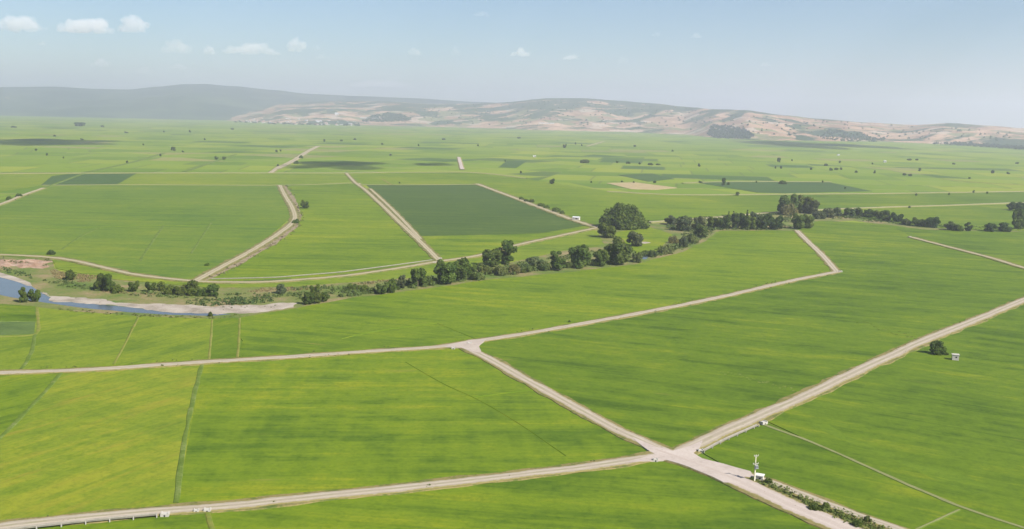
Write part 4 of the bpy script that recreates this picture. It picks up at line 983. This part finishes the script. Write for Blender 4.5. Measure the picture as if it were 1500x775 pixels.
culvert(645, 380, 3.0, 'pale culvert block right of the riverside track junction'); culvert(636, 386, 2.6, 'pale culvert block left of the riverside track junction'); culvert(1231, 399, 3.0, 'pale culvert block at the outer corner of the bent field road')
culvert(1333, 348, 3.5, 'pale culvert block at the head of the right hand track')

# irrigation flumes on short supports
def flume(px, zb, label, width=0.9, every=7.0, part_every=1):
    P = resample([at(x, y, zb) for x, y in px], every, False)
    e = empty('irrigation_flume', (P[0].x, P[0].y, 0)); tag(e, label, 'irrigation flume')
    m = MB(); b = Vector((P[0].x, P[0].y, 0)); prof = ((-.5, .55), (-.42, .55), (-.3, .18), (.3, .18), (.42, .55), (.5, .55), (.4, 0), (-.4, 0))
    for i, p in enumerate(P):
        d = P[min(i + 1, len(P) - 1)] - P[max(0, i - 1)]; d.normalize(); n = Vector((-d.y, d.x, 0))
        for ox, oz in prof: q = p - b + n * ox * width * 1.2; m.v.append((q.x, q.y, zb + oz))
    for i in range(len(P) - 1):
        for k in range(8):
            a, c = i * 8 + k, i * 8 + (k + 1) % 8; m.f.append((a, c, c + 8, a + 8)); m.mi.append(0)
    m.build('channel', FLC, e)
    sm = None
    for i, p in enumerate(P):
        if sm is None:
            mm = MB(); mm.box((0, 0, zb / 2), (.35, 1.2, zb)); mm.box((0, 0, .08), (.8, 1.6, .16)); mm.box((0, .55, zb + .2), (.3, .12, .4)); mm.box((0, -.55, zb + .2), (.3, .12, .4)); sm = mm.mesh('support'); sm.materials.append(FLC2)
        d = P[min(i + 1, len(P) - 1)] - P[max(0, i - 1)]
        o = bpy.data.objects.new('support', sm); COL.objects.link(o); o.parent = e; o.location = (p.x - b.x, p.y - b.y, 0); o.rotation_euler = (0, 0, math.atan2(d.y, d.x))
flume([(-60, 788), (0, 778.5), (60, 771), (130, 763.5), (235, 753.5)], 1.1, 'concrete irrigation flume on white posts along the bottom left road')
flume([(1030, 661), (1060, 645), (1110, 623)], 0.9, 'concrete irrigation flume along the lower edge of the wide road')
flume([(310, 409), (400, 407), (500, 399), (580, 388.5), (634, 381)], 0.45, 'long concrete irrigation flume beside the riverside track', 1.3, 12)

# power pole
g = at(1105, 707); pole = empty('power_pole', (g.x, g.y, .3), R(18))
tag(pole, 'pale concrete power pole with crossarms and transformer at the road fork', 'power pole')
m = MB(); m.box((0, 0, 5.1), (.42, .42, 10.2), taper=.55); m.build('post', plain_mat('pole_concrete', (0.62, 0.58, 0.42), .15, 1.5), pole)
def arm(z, L, n):
    m = MB(); m.box((0, -.2, z), (L, .14, .16)); a = m.build('crossarm', CONC, pole)
    m = MB(); m.tube((-L * .4, -.2, z - .05), (-.12, -.15, z - .8), .04, .04, 5); m.tube((L * .4, -.2, z - .05), (.12, -.15, z - .8), .04, .04, 5); m.build('brace', STEEL, a)
    for k in range(n):
        m = MB(); x = -L / 2 + .12 + (L - .24) * k / (n - 1); m.tube((x, -.2, z + .08), (x, -.2, z + .2), .03, .03, 6)
        for q in range(3): m.tube((x, -.2, z + .2 + q * .11), (x, -.2, z + .27 + q * .11), .13, .07, 8)
        m.build('insulator', PORC, a)
arm(9.9, 1.9, 3); arm(6.9, 2.3, 3)
m = MB(); m.box((0, -.75, 6.0), (1.1, .8, 1.0)); 
for q in range(5): m.box((-.42 + q * .21, -1.2, 6.0), (.06, .12, .8))
tr = m.build('transformer', STEEL, pole)
for q in (-1, 0, 1):
    m = MB(); m.tube((q * .33, -.75, 6.5), (q * .33, -.75, 6.85), .07, .04, 7); m.build('bushing', PORC, tr)
m = MB(); m.box((0, -.7, 5.42), (1.3, 1.1, .12)); m.build('platform', STEEL, pole)
m = MB(); m.box((.32, 0, 1.6), (.26, .4, .7)); m.build('meter_box', STEEL, pole)

# ------------------------------------------------------------------ haze
HAZE_D = 0.000082
m = MB(); m.box((0, (GY0 + GY1) / 2, 374), (GX * 2 + 400, GY1 - GY0 + 400, 752))
t = NT('haze_air'); v = t.n('VolumePrincipled', {'Color': (0.825, 0.836, 0.98), 'Density': HAZE_D, 'Anisotropy': 0.3})
t.t.links.new(v.outputs[0], t.out.inputs['Volume'])
hz = m.build('haze', t.m); tag(hz, kind='stuff')

# ------------------------------------------------------------------ light and world
sun = bpy.data.objects.new('sun', bpy.data.lights.new('sun', 'SUN')); COL.objects.link(sun)
sun.data.energy = 4.2; sun.data.angle = R(0.53); sun.data.color = (1.0, 0.965, 0.915)
sun.rotation_euler = SUN_DIR.to_track_quat('Z', 'Y').to_euler()
W = bpy.data.worlds.new('World'); S.world = W; W.use_nodes = True
nt = W.node_tree; nt.nodes.clear()
sk = nt.nodes.new('ShaderNodeTexSky'); sk.sky_type = 'NISHITA'; sk.sun_disc = False
sk.sun_elevation = SUN_EL; sk.sun_rotation = SUN_AZ; sk.altitude = 100; sk.air_density = 1.0; sk.dust_density = 0.4; sk.ozone_density = 5.0
bg = nt.nodes.new('ShaderNodeBackground'); bg.inputs[1].default_value = 0.05
wo = nt.nodes.new('ShaderNodeOutputWorld'); nt.links.new(sk.outputs[0], bg.inputs[0]); nt.links.new(bg.outputs[0], wo.inputs[0])

S.view_settings.view_transform = 'Standard'; S.view_settings.look = 'None'; S.view_settings.gamma = 1
S.view_settings.exposure = 1.22; S.view_settings.use_curve_mapping = False
S.render.engine = 'CYCLES'
cy = S.cycles
cy.use_denoising = True; cy.denoising_prefilter = 'ACCURATE'; cy.sample_clamp_indirect = 3.0; cy.max_bounces = 8; cy.diffuse_bounces = 3; cy.glossy_bounces = 2; cy.transmission_bounces = 2; cy.volume_bounces = 6; cy.transparent_max_bounces = 8
cy.caustics_reflective = False; cy.caustics_refractive = False
